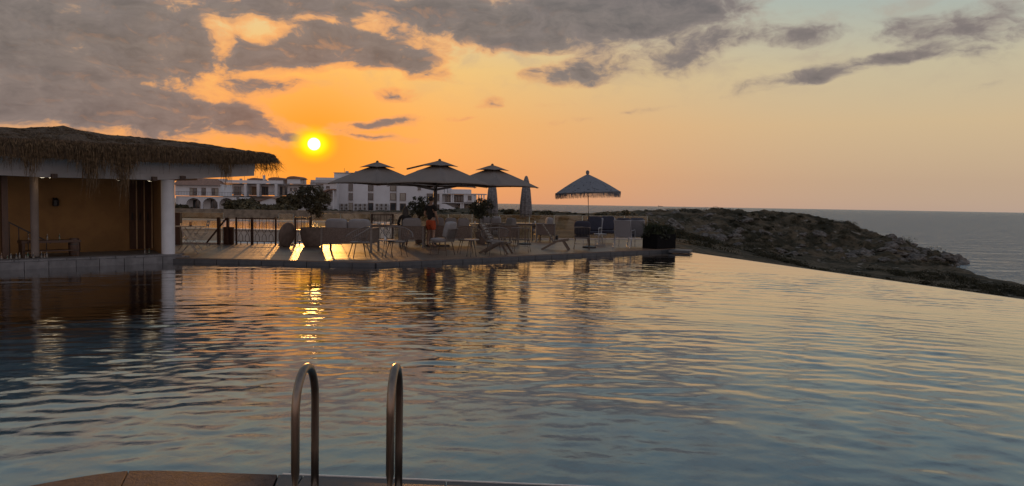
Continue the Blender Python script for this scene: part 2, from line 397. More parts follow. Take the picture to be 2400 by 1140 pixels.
b = t.new('ShaderNodeBump'); b.inputs['Strength'].default_value = 0.8; b.inputs['Distance'].default_value = 0.35; t.put(b.inputs['Height'], t.noise(tc, 1.7, 8, 0.7)); t.l.new(b.outputs[0], p.inputs['Normal'])
land = struct(np_mesh('terrain', np.stack([X.ravel(), Y.ravel(), Z.ravel()], 1), F, m_land, smooth=True), 'dark scrubby coastal land running out to a rocky headland')

# boulders: a few shared meshes
m_rock = mat('limestone', (0.125, 0.108, 0.092), 0.95, 0.45, 1.6, bump=1.0, bscale=5, spec=0.15)
def rock_mesh(seed):
    bm = bmesh.new(); bmesh.ops.create_icosphere(bm, subdivisions=4, radius=1.0)
    for v in bm.verts:
        q = v.co.copy(); n_ = mnoise.noise(q*1.1+Vector((seed*3.7, 0, 0)))*0.45 + mnoise.noise(q*2.7+Vector((0, seed*2.1, 0)))*0.18
        c_ = mnoise.voronoi(q*1.3+Vector((seed, seed, 0)))[0][0]
        v.co = q*(0.82+n_+c_*0.38-abs(mnoise.noise(q*5.5+Vector((seed, 2, 1))))*.16); v.co.z = max(v.co.z, -0.55)
    me = bpy.data.meshes.new('rock'); bm.to_mesh(me); bm.free(); me.materials.append(m_rock); return me
ROCKS = [rock_mesh(i) for i in range(7)]
def rock(x, y, s_, name, label, group, sink=0.3, z=None):
    o = bpy.data.objects.new(name, random.choice(ROCKS)); COL.objects.link(o)
    z = float(terrain_h(x, y)) if z is None else z
    o.location = (x, y, z - s_*sink*0.3); o.rotation_euler = (random.uniform(-.3, .3), random.uniform(-.3, .3), random.uniform(0, 6.28))
    o.scale = (s_*random.uniform(.9, 1.5), s_*random.uniform(.8, 1.3), s_*random.uniform(.4, .8)); return tag(o, label, 'rock', group)
for (px, py, Y_, s_, lab) in [(2237, 607, 137, 2.0, 'big rounded boulder at the very tip of the headland'), (2256, 624, 134, 1.7, 'outermost boulder standing in the sea off the headland tip'),
        (2212, 606, 138, 1.7, 'angular boulder just inland of the headland tip'), (2180, 594, 140, 1.7, 'upright pointed boulder on the skyline near the headland tip'),
        (2195, 624, 131, 2.2, 'broad low boulder at the waterline before the headland tip'), (2150, 612, 134, 2.6, 'wide boulder on the shore below the headland crest'),
        (2110, 592, 139, 1.8, 'boulder on the sloping skyline of the headland'), (2120, 620, 130, 2.0, 'grey boulder at the foot of the headland by the shore'),
        (2060, 618, 128, 2.1, 'flat pale boulder at the foot of the headland slope'), (2225, 626, 132, 1.5, 'small dark boulder beside the waterline boulders'),
        (2165, 600, 138, 1.5, 'squarish boulder on the skyline behind the shore boulders'), (2262, 617, 138, 1.2, 'small boulder leaning on the tip boulder'), (2205, 616, 134, 1.9, 'boulder filling the gap between the tip boulders'), (2135, 604, 136, 1.6, 'grey boulder half way down the headland nose')]:
    q = at(px, py, Y_); rock(q.x, q.y, s_, 'boulder', lab, 'boulders at the tip of the headland', z=max(q.z-.5, SEA_Z-.2))
k = 0
CL = [(random.uniform(24, 80), random.uniform(117, 144)) for _ in range(22)] + [(random.uniform(60, 80), random.uniform(122, 136)) for _ in range(8)]
while k < 210:
    cx_, cy_ = random.choice(CL); x = cx_+random.gauss(0, 2.2); y = cy_+random.gauss(0, 1.3)
    h = float(terrain_h(x, y))
    if h < SEA_Z + .3: continue
    rock(x, y, random.choice([.3, .35, .45, .6, .8, 1.0])*random.uniform(.8, 1.2), 'rock', 'pale limestone rock lying on the dark headland slope', 'rocks on the headland slope'); k += 1

# scrub: low bushes nobody could count
def leaf_tris(centres, rad, size, n_each, flat=0.6, seed=0):
    rg = np.random.default_rng(seed); m_ = len(centres)*n_each
    c_ = np.repeat(np.asarray(centres, float), n_each, 0); rr = np.repeat(np.asarray(rad, float), n_each)
    d = rg.normal(size=(m_, 3)); d /= np.linalg.norm(d, axis=1)[:, None]
    r_ = rr[:, None]*(rg.random((m_, 1))**0.4)
    pos = c_ + d*r_*np.array([1, 1, flat])
    a = rg.normal(size=(m_, 3)); a /= np.linalg.norm(a, axis=1)[:, None]
    b_ = np.cross(a, rg.normal(size=(m_, 3))); b_ /= np.linalg.norm(b_, axis=1)[:, None]
    sz = (size*(0.6+0.8*rg.random((m_, 1))))
    V_ = np.stack([pos-a*sz, pos+b_*sz*.45, pos+a*sz, pos-b_*sz*.45], 1).reshape(-1, 3)
    return V_, np.arange(m_*4).reshape(-1, 4)
m_scrub = mat('scrub_leaf', (0.024, 0.022, 0.013), 0.9, 0.4, 0.6, spec=0.1, col2=(0.042, 0.037, 0.021))
cs = []; rs = []
while len(cs) < 1100:
    u_ = random.random()
    if u_ < .62: x = random.uniform(14, 88); y = random.uniform(58, 158)
    else: x = random.uniform(-40, 30); y = random.uniform(95, 165)
    if float(vnoise(np.array(x*.12+4), np.array(y*.12)))  < .04: continue
    h = float(terrain_h(x, y))
    if h < SEA_Z+.8: continue
    r_ = random.choice([.35, .5, .6, .8, 1.1])*random.uniform(.7, 1.3)*(1.3 if u_ < .62 else .8); cs.append((x, y, h+r_*.05)); rs.append(r_)
V_, F_ = leaf_tris(cs, rs, 0.085, 230, 0.5, 5)
sc = np_mesh('scrub', V_, F_, m_scrub); sc['kind'] = 'stuff'; sc['label'] = 'low dark scrub growing over the headland and dunes'

# ---------------------------------------------------------------- pool
DECK = 0.13
E0 = on(1610, 591, 0.0); E1 = on(2400, 703, 0.0)          # two points of the infinity edge
slope = (E1.x-E0.x)/(E1.y-E0.y)
def edge_x(y): return E0.x + slope*(y-E0.y)
PY0, PY1 = 3.2, E0.y + 0.6
NXw, NYw = 860, 780
# random wave field by FFT
def wave_field(n, L, lam0, theta, spread, seed, lmin=0.14, lmax=2.4):
    rg = np.random.default_rng(seed)
    k = np.fft.fftfreq(n, L/n)*2*np.pi; KX, KY = np.meshgrid(k, k); K = np.hypot(KX, KY); K[0, 0] = 1
    k0 = 2*np.pi/lam0
    S = np.exp(-(np.log(K/k0))**2/(2*0.50**2))/K**1.5
    S *= (K < 2*np.pi/lmin) * (K > 2*np.pi/lmax)
    ang = np.arctan2(KY, KX)-theta
    S *= np.abs(np.cos(ang))**spread + 0.06
    f = np.fft.ifft2(S*np.exp(2j*np.pi*rg.random((n, n)))).real
    gy, gx = np.gradient(f, L/n); return f/np.sqrt((gx**2+gy**2).mean())
WN, WL = 1536, 40.96
wa = wave_field(WN, WL, 0.34, R(90), 6, 1, 0.12, 1.0)
wb = wave_field(WN, WL, 0.19, R(105), 2.0, 2, 0.09, 0.6)
wc = wave_field(WN, WL, 1.0, R(82), 4, 3, 0.4, 3.0)
yy = PY0 + (PY1-PY0)*(np.linspace(0, 1, NYw)**1.25)
UU, YY = np.meshgrid(np.linspace(0, 1, NXw), yy)
XL = -16.5
XX = XL + UU*(edge_x(YY)-XL)
def samp(f, x, y):
    gx = (x/WL*WN) % WN; gy = (y/WL*WN) % WN; xi = gx.astype(int); yi = gy.astype(int); fx = gx-xi; fy = gy-yi; x1 = (xi+1) % WN; y1 = (yi+1) % WN; xi %= WN; yi %= WN
    return (f[yi, xi]*(1-fx)+f[yi, x1]*fx)*(1-fy)+(f[y1, xi]*(1-fx)+f[y1, x1]*fx)*fy
calm = 0.28 + 0.85*sstep(-.35, .35, fbm(XX*.30+2, YY*.24+7, 3))
calm = calm*(0.45+0.55*sstep(4, 10, YY))
calm = calm*(0.75+0.25*sstep(-9, 2, XX))
rr_ = np.hypot(XX+1.2, YY+4.0); th_ = np.arctan2(XX+1.2, YY+4.0)
xw = th_*13.0; yw = rr_ + .5*fbm(XX*.22, YY*.22, 2)
WAVE = (0.034, 0.024, 0.015)
ZZ = (samp(wa, xw, yw)*WAVE[0] + samp(wb, XX, YY)*WAVE[1] + samp(wc, xw, yw)*WAVE[2])*calm
ZZ = ZZ - np.mean(ZZ); ZZ *= 0.25 + 0.75*sstep(0, 0.35, edge_x(YY)-XX)
idx = np.arange(NXw*NYw).reshape(NYw, NXw)
F = np.stack([idx[:-1, :-1], idx[:-1, 1:], idx[1:, 1:], idx[1:, :-1]], -1).reshape(-1, 4)
m_pw, t, fr, gl, b = water_mat('pool_water', None, 9.0, 0.10, 0.02, 0.0, (1, .8, 1))
tr = t.new('ShaderNodeBsdfTransparent'); tr.inputs[0].default_value = (0.62, 0.80, 0.83, 1)
mx = t.new('ShaderNodeMixShader'); t.put(mx.inputs[0], t.m('MULTIPLY', fr.outputs[0], 1.85, clamp=True)); t.l.new(tr.outputs[0], mx.inputs[1]); t.l.new(gl.outputs[0], mx.inputs[2])
o_ = t.new('ShaderNodeOutputMaterial'); t.l.new(mx.outputs[0], o_.inputs[0])
pw = struct(np_mesh('pool_water', np.stack([XX.ravel(), YY.ravel(), ZZ.ravel()], 1), F, m_pw, smooth=True), 'rippled water of the infinity pool mirroring the sunset')
# basin
m_tile = mat('pool_plaster', (0.265, 0.35, 0.37), 0.6, 0.10, 1.2, bump=0.1)
mb = MB(); zf = -1.35
cor = [(XL, PY0), (edge_x(PY0), PY0), (edge_x(PY1), PY1), (XL, PY1)]
mb.add([(x, y, zf) for x, y in cor], [(0, 1, 2, 3)])
basin = struct(mb.build('pool_floor', m_tile))
m_edge = mat('wet_edge_stone', (0.16, 0.16, 0.155), 0.25, 0.2, 8, bump=.1)
mb = MB()
dx = 0.18
mb.add([(edge_x(PY0)+.0, PY0, -.012), (edge_x(PY0)+dx, PY0, -.012), (edge_x(PY1)+dx, PY1, -.012), (edge_x(PY1), PY1, -.012),
        (edge_x(PY0), PY0, zf-3), (edge_x(PY0)+dx, PY0, zf-3), (edge_x(PY1)+dx, PY1, zf-3), (edge_x(PY1), PY1, zf-3)],
       [(0, 1, 2, 3), (0, 3, 7, 4), (1, 5, 6, 2), (0, 4, 5, 1), (3, 2, 6, 7)])
tag(mb.build('infinity_edge_wall', m_edge), 'low wet wall along the outer edge of the infinity pool', 'wall')

# ---------------------------------------------------------------- near coping and grab rails
m_brown = mat('brown_coping_stone', (0.072, 0.040, 0.030), 0.8, 0.28, 14, bump=0.5, bscale=60, col2=(0.085, 0.054, 0.042), spec=.25)
m_slate = mat('dark_coping_stone', (0.038, 0.034, 0.035), 0.55, 0.22, 10, bump=0.2, bscale=70)
m_trim = mat('wet_trim', (0.55, 0.5, 0.45), 0.2, 0.1, 30)
CZ = 0.06
cpts = [on(-60, 1158, CZ), on(300, 1103, CZ), on(650, 1112, CZ), on(1420, 1143, CZ)]
deckn = struct(MB().prism([(-9, -4), (9, -4), (9, 3.0), (-9, 3.0)], -0.4, CZ-0.03).build('pool_terrace', m_brown), 'brown stone terrace at the near end of the pool')
def slab(*vv):
    *vv, material, name = vv
    return MB().prism([(v.x, v.y) for v in vv], -0.25, CZ).build(name, material, deckn, bevel=0.006)
back_y = 3.02
def bk(v, dx=0.0): return Vector((v.x*0.80+dx, back_y, CZ))
g_ = 0.006
def lerp(a, b, f): return a + (b-a)*f
cc = [on(px_, py_, CZ) for px_, py_ in ((80, 1136.5), (160, 1122), (225, 1111.5), (270, 1106))]
c12 = cpts[2]
slab(bk(cpts[0]), bk(cpts[1]), cpts[1], *cc[::-1], cpts[0], m_brown, 'coping_slab')
ce = [on(px_, py_, CZ) for px_, py_ in ((340, 1102.2), (400, 1103), (520, 1107.5))]
gv = Vector((g_, 0, 0))
slab(bk(cpts[1])+gv, bk(cpts[2], -.04), cpts[2], *ce[::-1], cpts[1]+gv, m_brown, 'coping_slab')
prev_b, prev_f = bk(cpts[2], -.04)+gv, cpts[2]+gv
for f_, s_ in ((.08, -.22), (.52, 0), (1.0, 0)):
    nf = lerp(cpts[2], cpts[3], f_); nb = bk(nf, s_)
    slab(prev_b, nb, nf, prev_f, m_slate, 'coping_slab'); prev_b, prev_f = nb+gv, nf+gv
n_ = MB(); a, c = cpts[2]+Vector((.03, .004, .0)), cpts[3]+Vector((0, .004, 0)); n_.bar(a, c, .012, .010); n_.build('edge_trim', m_trim, deckn)
m_steel = mat('brushed_steel', (0.24, 0.175, 0.13), 0.34, 0.15, 30, metal=1.0, stretch=(1, 1, .08), bump=.05)
m_chrome = mat('chrome_flange', (0.75, 0.72, 0.7), 0.12, 0.05, 20, metal=1.0)
for (pn, pf, lab) in ((692, 738, 'brushed steel pool grab rail, left one of the pair'), (914, 934, 'brushed steel pool grab rail, right one of the pair')):
    d1, d2 = 3.66, 4.02
    xa = at(pn, 1120, d1).x; xb = at(pf, 1120, d2).x
    r_ = thing('grab_rail', (0, 0, CZ), 0, lab, 'grab rail', 'pool grab rails')
    a = Vector((xa, d1, 0)); c = Vector((xb, d2, 0)); top = at(pn+20, 853, (d1+d2)/2).z - CZ - .02
    mid = (a+c)/2; hw = (c-a)/2; L_ = hw.length
    pts = [a, a+Vector((0, 0, top*.35)), a+Vector((0, 0, top-L_*1.15))]
    for i in range(1, 12):
        q = math.pi*i/12; pts.append(mid - hw*math.cos(q) + Vector((0, 0, top-L_*1.15+L_*1.15*math.sin(q))))
    pts += [c+Vector((0, 0, top-L_*1.15)), c+Vector((0, 0, top*.35)), c]
    MB().tube(pts, 0.0215, 20).build('rail', m_steel, r_, smooth=True)
    for e in (a, c): MB().lathe([(.05, 0), (.05, .008), (.03, .018), (.022, .02)], 24, e).build('flange', m_chrome, r_, smooth='auto')
# ================================================================ FAR DECK
D_A = on(405, 604, DECK); D_B = on(880, 614.5, DECK); D_C = on(1575, 583, DECK)
def gnd(px, py): return on(px, py, DECK)
FL = [at(395, 560, 25.2), at(668, 560, 25.6)]                         # left fence line
FR = [at(690, 560, 26.0), at(1000, 540, 30.6), at(1520, 540, 35.0)]   # right fence line
deck_poly = [(D_A.x, D_A.y), (D_B.x, D_B.y), (D_C.x, D_C.y), (FR[2].x+.35, FR[2].y+.3), (FR[1].x, FR[1].y+.35), (FR[0].x, FR[0].y+.3), (FL[0].x-3, FL[0].y+.2), (-14.5, 21.0)]
m_stone = mat('grey_pool_stone', (0.055, 0.050, 0.050), 0.55, 0.25, 5, bump=.3, bscale=25)
m_plank = mat('deck_board', (0.105, 0.064, 0.041), 0.40, 0.28, 3.5, bump=0.25, bscale=18, stretch=(.25, 4, 4), spec=.6)
deck = struct(MB().prism(deck_poly, -1.0, DECK-.028).build('pool_deck', m_stone), 'boarded pool deck with the outdoor furniture')
def clip(poly, nrm, off):
    out = []
    for i in range(len(poly)):
        a, c = poly[i-1], poly[i]; da = a[0]*nrm[0]+a[1]*nrm[1]-off; dc = c[0]*nrm[0]+c[1]*nrm[1]-off
        if (da <= 0) != (dc <= 0):
            f_ = da/(da-dc); out.append((a[0]+(c[0]-a[0])*f_, a[1]+(c[1]-a[1])*f_))
        if dc <= 0: out.append(c)
    return out
PT = R(6); pn = (-math.sin(PT), math.cos(PT)); wpl = 0.19
o0 = min(x*pn[0]+y*pn[1] for x, y in deck_poly); o1 = max(x*pn[0]+y*pn[1] for x, y in deck_poly)
k = o0
while k < o1:
    pl = clip(clip(deck_poly, pn, k+wpl-.008), (-pn[0], -pn[1]), -k)
    if len(pl) >= 3: MB().prism(pl, DECK-.027, DECK+random.uniform(-.0015, .0015)).build('deck_board', m_plank, deck)
    k += wpl
# kerb stones along the water, below the boards
def kerb(a, b, n, zt, h, depth, name, parent, material):
    d = (b-a); L_ = d.length/n; d.normalize(); nr = Vector((-d.y, d.x, 0))
    for i in range(n):
        c = a + d*L_*(i+.5) + nr*(depth/2-.05); c.z = zt-h/2
        MB().box(c, (L_-.012, depth+random.uniform(0, .006), h), math.atan2(d.y, d.x)).build(name, material, parent, bevel=.006)
kerb(D_A, D_B, 9, DECK-.031, .40, .22, 'kerb_stone', deck, m_stone)
kerb(D_B, D_C, 18, DECK-.031, .40, .22, 'kerb_stone', deck, m_stone)
led = on(1592, 586, DECK)
tag(MB().box((led.x+.1, led.y+.2, .07), (.75, .9, .10), R(-20)).build('stone_ledge', m_stone, bevel=.01), 'grey stone ledge at the far corner of the pool', 'ledge')

# ================================================================ POOL BAR
BL = [(-180, 15.6), (0, 16.6), (97, 17.2), (353, 19.2), (450, 19.9), (596, 21.0)]
BZ = [(2.13, 2.62), (2.14, 2.63), (2.13, 2.63), (2.15, 2.66), (2.22, 2.70), (2.36, 2.80)]
BP = [at(px, 460, Y_) for px, Y_ in BL]
for q in BP: q.z = 0
bt = (BP[-1]-BP[1]).normalized(); bn = Vector((bt.y, -bt.x, 0))         # along the front, and out over the water
def bpt(s, w=0.0, z=0.0): return BP[1] + bt*s + bn*w + Vector((0, 0, z))
S_END = (BP[-1]-BP[1]).dot(bt); S_PIL = (at(394, 460, 19.5)-BP[1]).dot(bt)
bar = thing('pool_bar', BP[1], math.atan2(bt.y, bt.x), 'pool bar with white beams under a shaggy thatched roof', 'bar')
# local frame: x along the front, y back from the water, z up
def L(s, b, z): return (s, b, z)
m_white = mat('white_render', (0.47, 0.435, 0.415), 0.85, 0.06, 3, bump=.15, bscale=30)
m_ochre = mat('ochre_plaster', (0.27, 0.145, 0.052), 0.9, 0.16, 1.6, bump=.25, bscale=14)
m_darkwood = mat('dark_wood', (0.075, 0.035, 0.018), 0.5, 0.3, 5, stretch=(6, 6, .6), bump=.2)
m_stoneblk = mat('plinth_stone', (0.15, 0.135, 0.13), 0.6, 0.28, 4, bump=.35, bscale=22)
m_black = mat('black_metal', (0.018, 0.016, 0.016), 0.45, 0.2, 20)
m_ceil = mat('bar_ceiling', (0.30, 0.20, 0.12), 0.8, 0.2, 4, stretch=(.4, 5, 1))
def part(mb_, name, m_, parent, **kw): return mb_.build(name, m_, parent, **kw)
SL = -6.0
# stone plinth: core and blocks
plz = 0.22
pl_ = part(MB().bb(SL, S_PIL+.22, .05, 3.4, -1.0, plz-.05), 'plinth', m_stoneblk, bar)
x = SL
while x < S_PIL+.25:
    w_ = random.uniform(.42, .62); x2 = min(x+w_, S_PIL+.26)
    part(MB().bb(x, x2-.008, -.02+random.uniform(0, .012), .42, plz-.048, plz+random.uniform(-.002, .002)), 'coping_stone', m_stoneblk, pl_, bevel=.006)
    part(MB().bb(x+.2, x2+.19, -.004-random.uniform(0, .008), .05, -.35, plz-.052), 'facing_stone', m_stoneblk, pl_, bevel=.005)
    x = x2
# pillars
part(MB().lathe([(.165, plz), (.165, BZ[3][0]+.02)], 28, (S_PIL-.02, .20, 0)), 'pillar', mat('white_pillar_render', (.62, .59, .58), .85, .06, 3, bump=.15, bscale=30), bar, smooth='auto')['label'] = 'round white pillar at the corner of the bar'
def s_px0(px, b):
    k_ = (px-PW/2)/FPX; return (k_*(BP[1].y-bn.y*b)-BP[1].x+bn.x*b)/(bt.x-k_*bt.y)
part(MB().lathe([(.088, plz), (.088, BZ[2][0]+.02)], 20, (s_px0(80, .95), .95, 0)), 'pillar', mat('shaded_pillar_render', (.20, .155, .13), .85, .1, 3), bar, smooth='auto')  # slim pillar: shade under the roof is put into its brown colour
# beam, following the front, with a recessed lower lip
sB = [(p_-BP[1]).dot(bt) for p_ in BP]
for nm, lo, hi, y0, y1 in (('beam', .30, 1.0, -.03, .34), ('beam_lip', 0.0, .302, .0, .30)):
    mb = MB(); vs = []; fs = []
    for s_, (z0, z1) in zip([SL]+sB[1:], BZ):
        a, c = z0+(z1-z0)*lo, z0+(z1-z0)*hi
        vs += [(s_, y0, a), (s_, y1, a), (s_, y1, c), (s_, y0, c)]
    n = len(BZ)
    for i in range(n-1):
        for j in range(4): fs.append((i*4+j, i*4+(j+1) % 4, (i+1)*4+(j+1) % 4, (i+1)*4+j))
    fs += [(0, 1, 2, 3), tuple((n-1)*4+j for j in (3, 2, 1, 0))]
    part(MB().add(vs, fs), nm, m_white, bar)
# room behind
bw = 2.7
wa_, wb_ = s_px0(357, bw), s_px0(382, .40)
part(MB().bb(SL, wa_+.25, bw, bw+.15, -.3, 2.21), 'back_wall', m_ochre, bar)
part(MB().bb(S_PIL+.221, wa_+.2, 1.0, bw-.001, -.3, plz-.051), 'floor_slab', m_stoneblk, bar)
part(MB().bar((wa_+.09, bw-.002, 1.04), (wb_+.09, .42, 1.04), .16, 2.29), 'side_wall', m_ochre, bar)
part(MB().bb(SL, wa_+.3, .36, bw+.1, 2.185, 2.26), 'ceiling', m_ceil, bar)
# folding doors right of the wall
def s_px(px, b):
    k_ = (px-PW/2)/FPX; return (k_*(BP[1].y-bn.y*b)-BP[1].x+bn.x*b)/(bt.x-k_*bt.y)
SD = s_px(303, bw-.05); DW = (s_px(357, bw-.05)-SD)/3
part(MB().bb(s_px(2, 1.2), s_px(17, 1.2), 1.15, 1.35, -.3, 2.35), 'inner_post', m_darkwood, bar)
for i in range(3):
    d_ = part(MB().bb(SD+i*DW, SD+i*DW+DW-.02, bw-.08, bw-.02, plz, 2.17), 'door', m_darkwood, bar)
    part(MB().bb(SD+i*DW+DW-.05, SD+i*DW+DW-.025, bw-.11, bw-.08, plz, 2.17), 'door_trim', mat('pale_trim', (.5, .33, .18), .5), d_)
    part(MB().box((SD+i*DW+.05, bw-.11, 1.15), (.02, .05, .22)), 'door_handle', m_black, d_)
# stair handrail inside, at the left
hr = MB(); HS = s_px(20, 1.9)
for i in range(5): hr.bar((HS+i*.2, 1.9, .1), (HS+i*.2, 1.9, 1.02-i*.12), .018)
hr.bar((HS-.1, 1.9, 1.08), (HS+.9, 1.9, .48), .03)
tag(hr.build('stair_handrail', m_black), 'black stair handrail inside the bar at its left end', 'handrail').matrix_world = bar.matrix_world
bpy.context.view_layer.update()
BM_ = Matrix.Translation(BP[1]) @ Matrix.Rotation(math.atan2(bt.y, bt.x), 4, 'Z')
def in_bar(o): o.matrix_world = BM_ @ o.matrix_world; return o
bpy.data.objects['stair_handrail'].matrix_world = BM_
# wall lantern
wl = thing('wall_lantern', BM_ @ Vector((s_px(127, bw), bw-.001, 1.52)), math.atan2(bt.y, bt.x), 'small dark lantern fixed to the back wall of the bar', 'lantern')
MB().box((0, -.02, .05), (.09, .03, .16)).build('bracket', m_black, wl); MB().lathe([(.05, -.1), (.08, -.08), (.08, .06), (.03, .13)], 8, (0, -.12, 0)).build('lamp_housing', m_black, wl)
# ceiling downlights (lit) and square fittings on the beam
m_lamp = bpy.data.materials.new('lit_lamp'); m_lamp.use_nodes = True; _p = m_lamp.node_tree.nodes['Principled BSDF']
_p.inputs['Emission Color'].default_value = (1, .86, .62, 1); _p.inputs['Emission Strength'].default_value = 6
DL = [(100, 420, 'lit downlight in the bar soffit beside the slim pillar, left one'), (120, 419, 'lit downlight in the bar soffit beside the slim pillar, right one'), (278, 423, 'lit downlight in the bar soffit behind the long hanging straw'), (350, 425, 'lit downlight in the bar soffit next to the white corner pillar')]
for i, (px, py, lab) in enumerate(DL):
    s_ = (at(px, 460, 17.6+px*.0075)-BP[1]).dot(bt)
    dl = thing('downlight', BM_ @ Vector((s_px0(px, .62), .62, 2.178)), 0, lab, 'lamp', 'downlights under the bar roof')
    MB().lathe([(.065, 0), (.065, -.05), (.05, -.05), (.05, -.02), (.0, -.02)], 16).build('housing', m_black, dl)
    MB().lathe([(.047, -.046), (.047, -.05), (0, -.05)], 16).build('bulb', m_lamp, dl)
    ld = bpy.data.lights.new('downlight_lamp', 'POINT'); ld.energy = 0.55; ld.color = (1, .68, .34); ld.shadow_soft_size = .2
    lo = bpy.data.objects.new('downlight_lamp', ld); COL.objects.link(lo); lo.parent = dl; lo.location = (0, 0, -.10)
for px, lab in ((108, 'dark square spotlight box under the beam by the slim pillar'), (353, 'dark square spotlight box under the beam by the corner pillar'), (426, 'dark square spotlight box under the beam over the bistro table')):
    f_ = (px-97)/256; s_ = (at(px, 460, 17.2+px*.0055)-BP[1]).dot(bt); z_ = np.interp(s_, sB, [q[0] for q in BZ])
    sp = thing('spotlight', BM_ @ Vector((s_, -.055, z_+.03)), math.atan2(bt.y, bt.x), lab, 'spotlight', 'spotlight boxes on the beam')
    MB().box((0, 0, 0), (.12, .10, .10)).build('housing', m_darkwood, sp); MB().lathe([(.035, -.056), (.035, -.05)], 12).build('lens', m_black, sp)
# bottles and things on the bar
def bottle(pos, h, col, lab, grp):
    b_ = thing('bottle', pos, 0, lab, 'bottle', grp)
    g = mat('bottle_'+col, {'green': (.02, .06, .02), 'amber': (.12, .045, .01), 'clear': (.16, .15, .135), 'dark': (.012, .012, .012)}[col], .12, .1, 10, coat=.6)
    r_ = h*.13
    MB().lathe([(r_, 0), (r_, h*.55), (r_*.85, h*.64), (r_*.36, h*.76), (r_*.36, h*.95)], 12).build('glass_body', g, b_, smooth='auto')
    MB().lathe([(r_*.42, h*.94), (r_*.42, h)], 10).build('cap', mat('bottle_cap', (.5, .45, .35), .3, metal=.6), b_)
    MB().lathe([(r_*1.02, h*.18), (r_*1.02, h*.42)], 12).build('paper_label', mat('bottle_label', (.26, .23, .19), .8), b_)
BC = ['amber', 'green', 'clear', 'dark', 'clear', 'clear', 'green', 'dark', 'amber', 'dark', 'amber', 'clear']
ORD = 'first second third fourth fifth sixth seventh eighth ninth tenth eleventh last'.split()
for i in range(12):
    s_ = s_px(4, .6)+i*.085+random.uniform(-.02, .02)
    bottle(BM_ @ Vector((s_, .55+random.uniform(0, .25), plz-.05)), random.uniform(.10, .18), BC[i], {'green': 'green', 'amber': 'amber', 'clear': 'clear', 'dark': 'black'}[BC[i]]+' bottle, '+ORD[i]+' from the left in the counter row', 'bottles on the bar counter')
# bar bench with barrel
bn_ = thing('back_counter', BM_ @ Vector((s_px(125, 1.35), 1.35, plz-.05)), math.atan2(bt.y, bt.x), 'low dark back counter with shelves beside the barrel', 'counter')
part(MB().bb(-.75, .55, -.2, .2, .36, .42), 'counter_top', m_darkwood, bn_); part(MB().bb(-.72, .5, -.18, .18, .14, .17), 'shelf', m_darkwood, bn_)
for sx in (-.7, .48): part(MB().bb(sx-.03, sx+.03, -.18, .18, 0, .36), 'leg', m_darkwood, bn_)
for i, s_ in enumerate((-.55, -.15, .12, -.35)):
    bottle(BM_ @ Vector((s_px(125, 1.35)+s_, 1.35, plz-.05+.42)), .15, ('amber', 'clear', 'green', 'dark')[i], ('amber', 'clear glass', 'green', 'black')[i]+' bottle standing on the low back counter', 'bottles on the back counter')
br = thing('barrel', BM_ @ Vector((s_px(172, 1.3), 1.3, plz-.05)), 0, 'dark round wooden barrel beside the low back counter', 'barrel')
part(MB().lathe([(.105, 0), (.13, .12), (.14, .24), (.13, .36), (.105, .46)], 24), 'staves', m_darkwood, br, smooth='auto')
for z in (.06, .16, .31, .41): part(MB().lathe([(.108+.036*math.sin(z/.46*math.pi), z-.012), (.108+.036*math.sin(z/.46*math.pi), z+.012)], 24), 'hoop', m_black, br)
for i, (s_, b_) in enumerate(((s_px(338, 1.0), .6), (s_px(348, 1.0), .62))):
    bottle(BM_ @ Vector((s_, 1.0, plz-.05)), .16, ('clear', 'green')[i], ('clear', 'green')[i]+' glass bottle on the counter before the dark doors', 'bottles by the doors')
# ---------------- thatched roof
m_thatch = mat('thatch', (0.085, 0.056, 0.036), 0.95, 0.45, 9, bump=1.0, bscale=30, stretch=(6, 1, 1), spec=.1, col2=(.125, .085, .056))
m_straw = mat('straw', (0.115, 0.07, 0.036), 0.9, 0.45, 12, spec=.15, col2=(.19, .12, .064))
NS, NB = 120, 40
sR0, sR1 = SL-.5, S_END+.75
def roof_z(s, b):
    rz_ = np.interp(s, [-6, -1.5, .8, 1.72, 2.5, 3.4, 4.8, S_END, sR1], [3.2, 3.30, 3.32, 3.46, 3.32, 3.31, 3.27, 3.08, 2.90])
    ez = np.interp(s, [-6, 0, 2, 4.0, S_END, sR1], [2.90, 2.92, 2.94, 2.98, 2.94, 2.84])
    u_ = np.clip((b+.75)/3.1, 0, 1) if b < 2.35 else np.clip((5.4-b)/3.1, 0, 1)
    return ez + (rz_-ez)*np.sin(u_*math.pi/2)**.9
def roof_front(s): return -.75 + .9*max(0, (s-(S_END-.1))/.85)**2
def und_z(s): return float(np.interp(s, [-6, 0, 2, 4, S_END-.5, S_END, sR1], [2.50, 2.50, 2.52, 2.55, 2.62, 2.66, 2.82]))
vs = []; fs = []
for i in range(NS+1):
    s_ = sR0+(sR1-sR0)*i/NS
    f0 = roof_front(s_)
    for j in range(NB+1):
        b_ = f0 + (5.4-f0)*j/NB
        z = float(roof_z(s_, b_)) + .045*((b_*1.9+mnoise.noise(Vector((s_*1.5, 7, b_*.5)))*.5) % 1.0) + mnoise.noise(Vector((s_*2.5, b_*1.2, 0)))*.05 + mnoise.noise(Vector((s_*9, b_*3, 4)))*.022
        vs.append((s_, b_, z))
n1_ = len(vs)
for i in range(NS+1):      # underside
    s_ = sR0+(sR1-sR0)*i/NS; f0 = roof_front(s_)
    for b_ in (f0, f0+.5, 5.4):
        z = und_z(s_) + (.12 if b_ > f0+.3 else .03) if b_ < 3 else 2.62
        vs.append((s_, b_, z + mnoise.noise(Vector((s_*6, b_, 2)))*.03))
w_ = NB+1
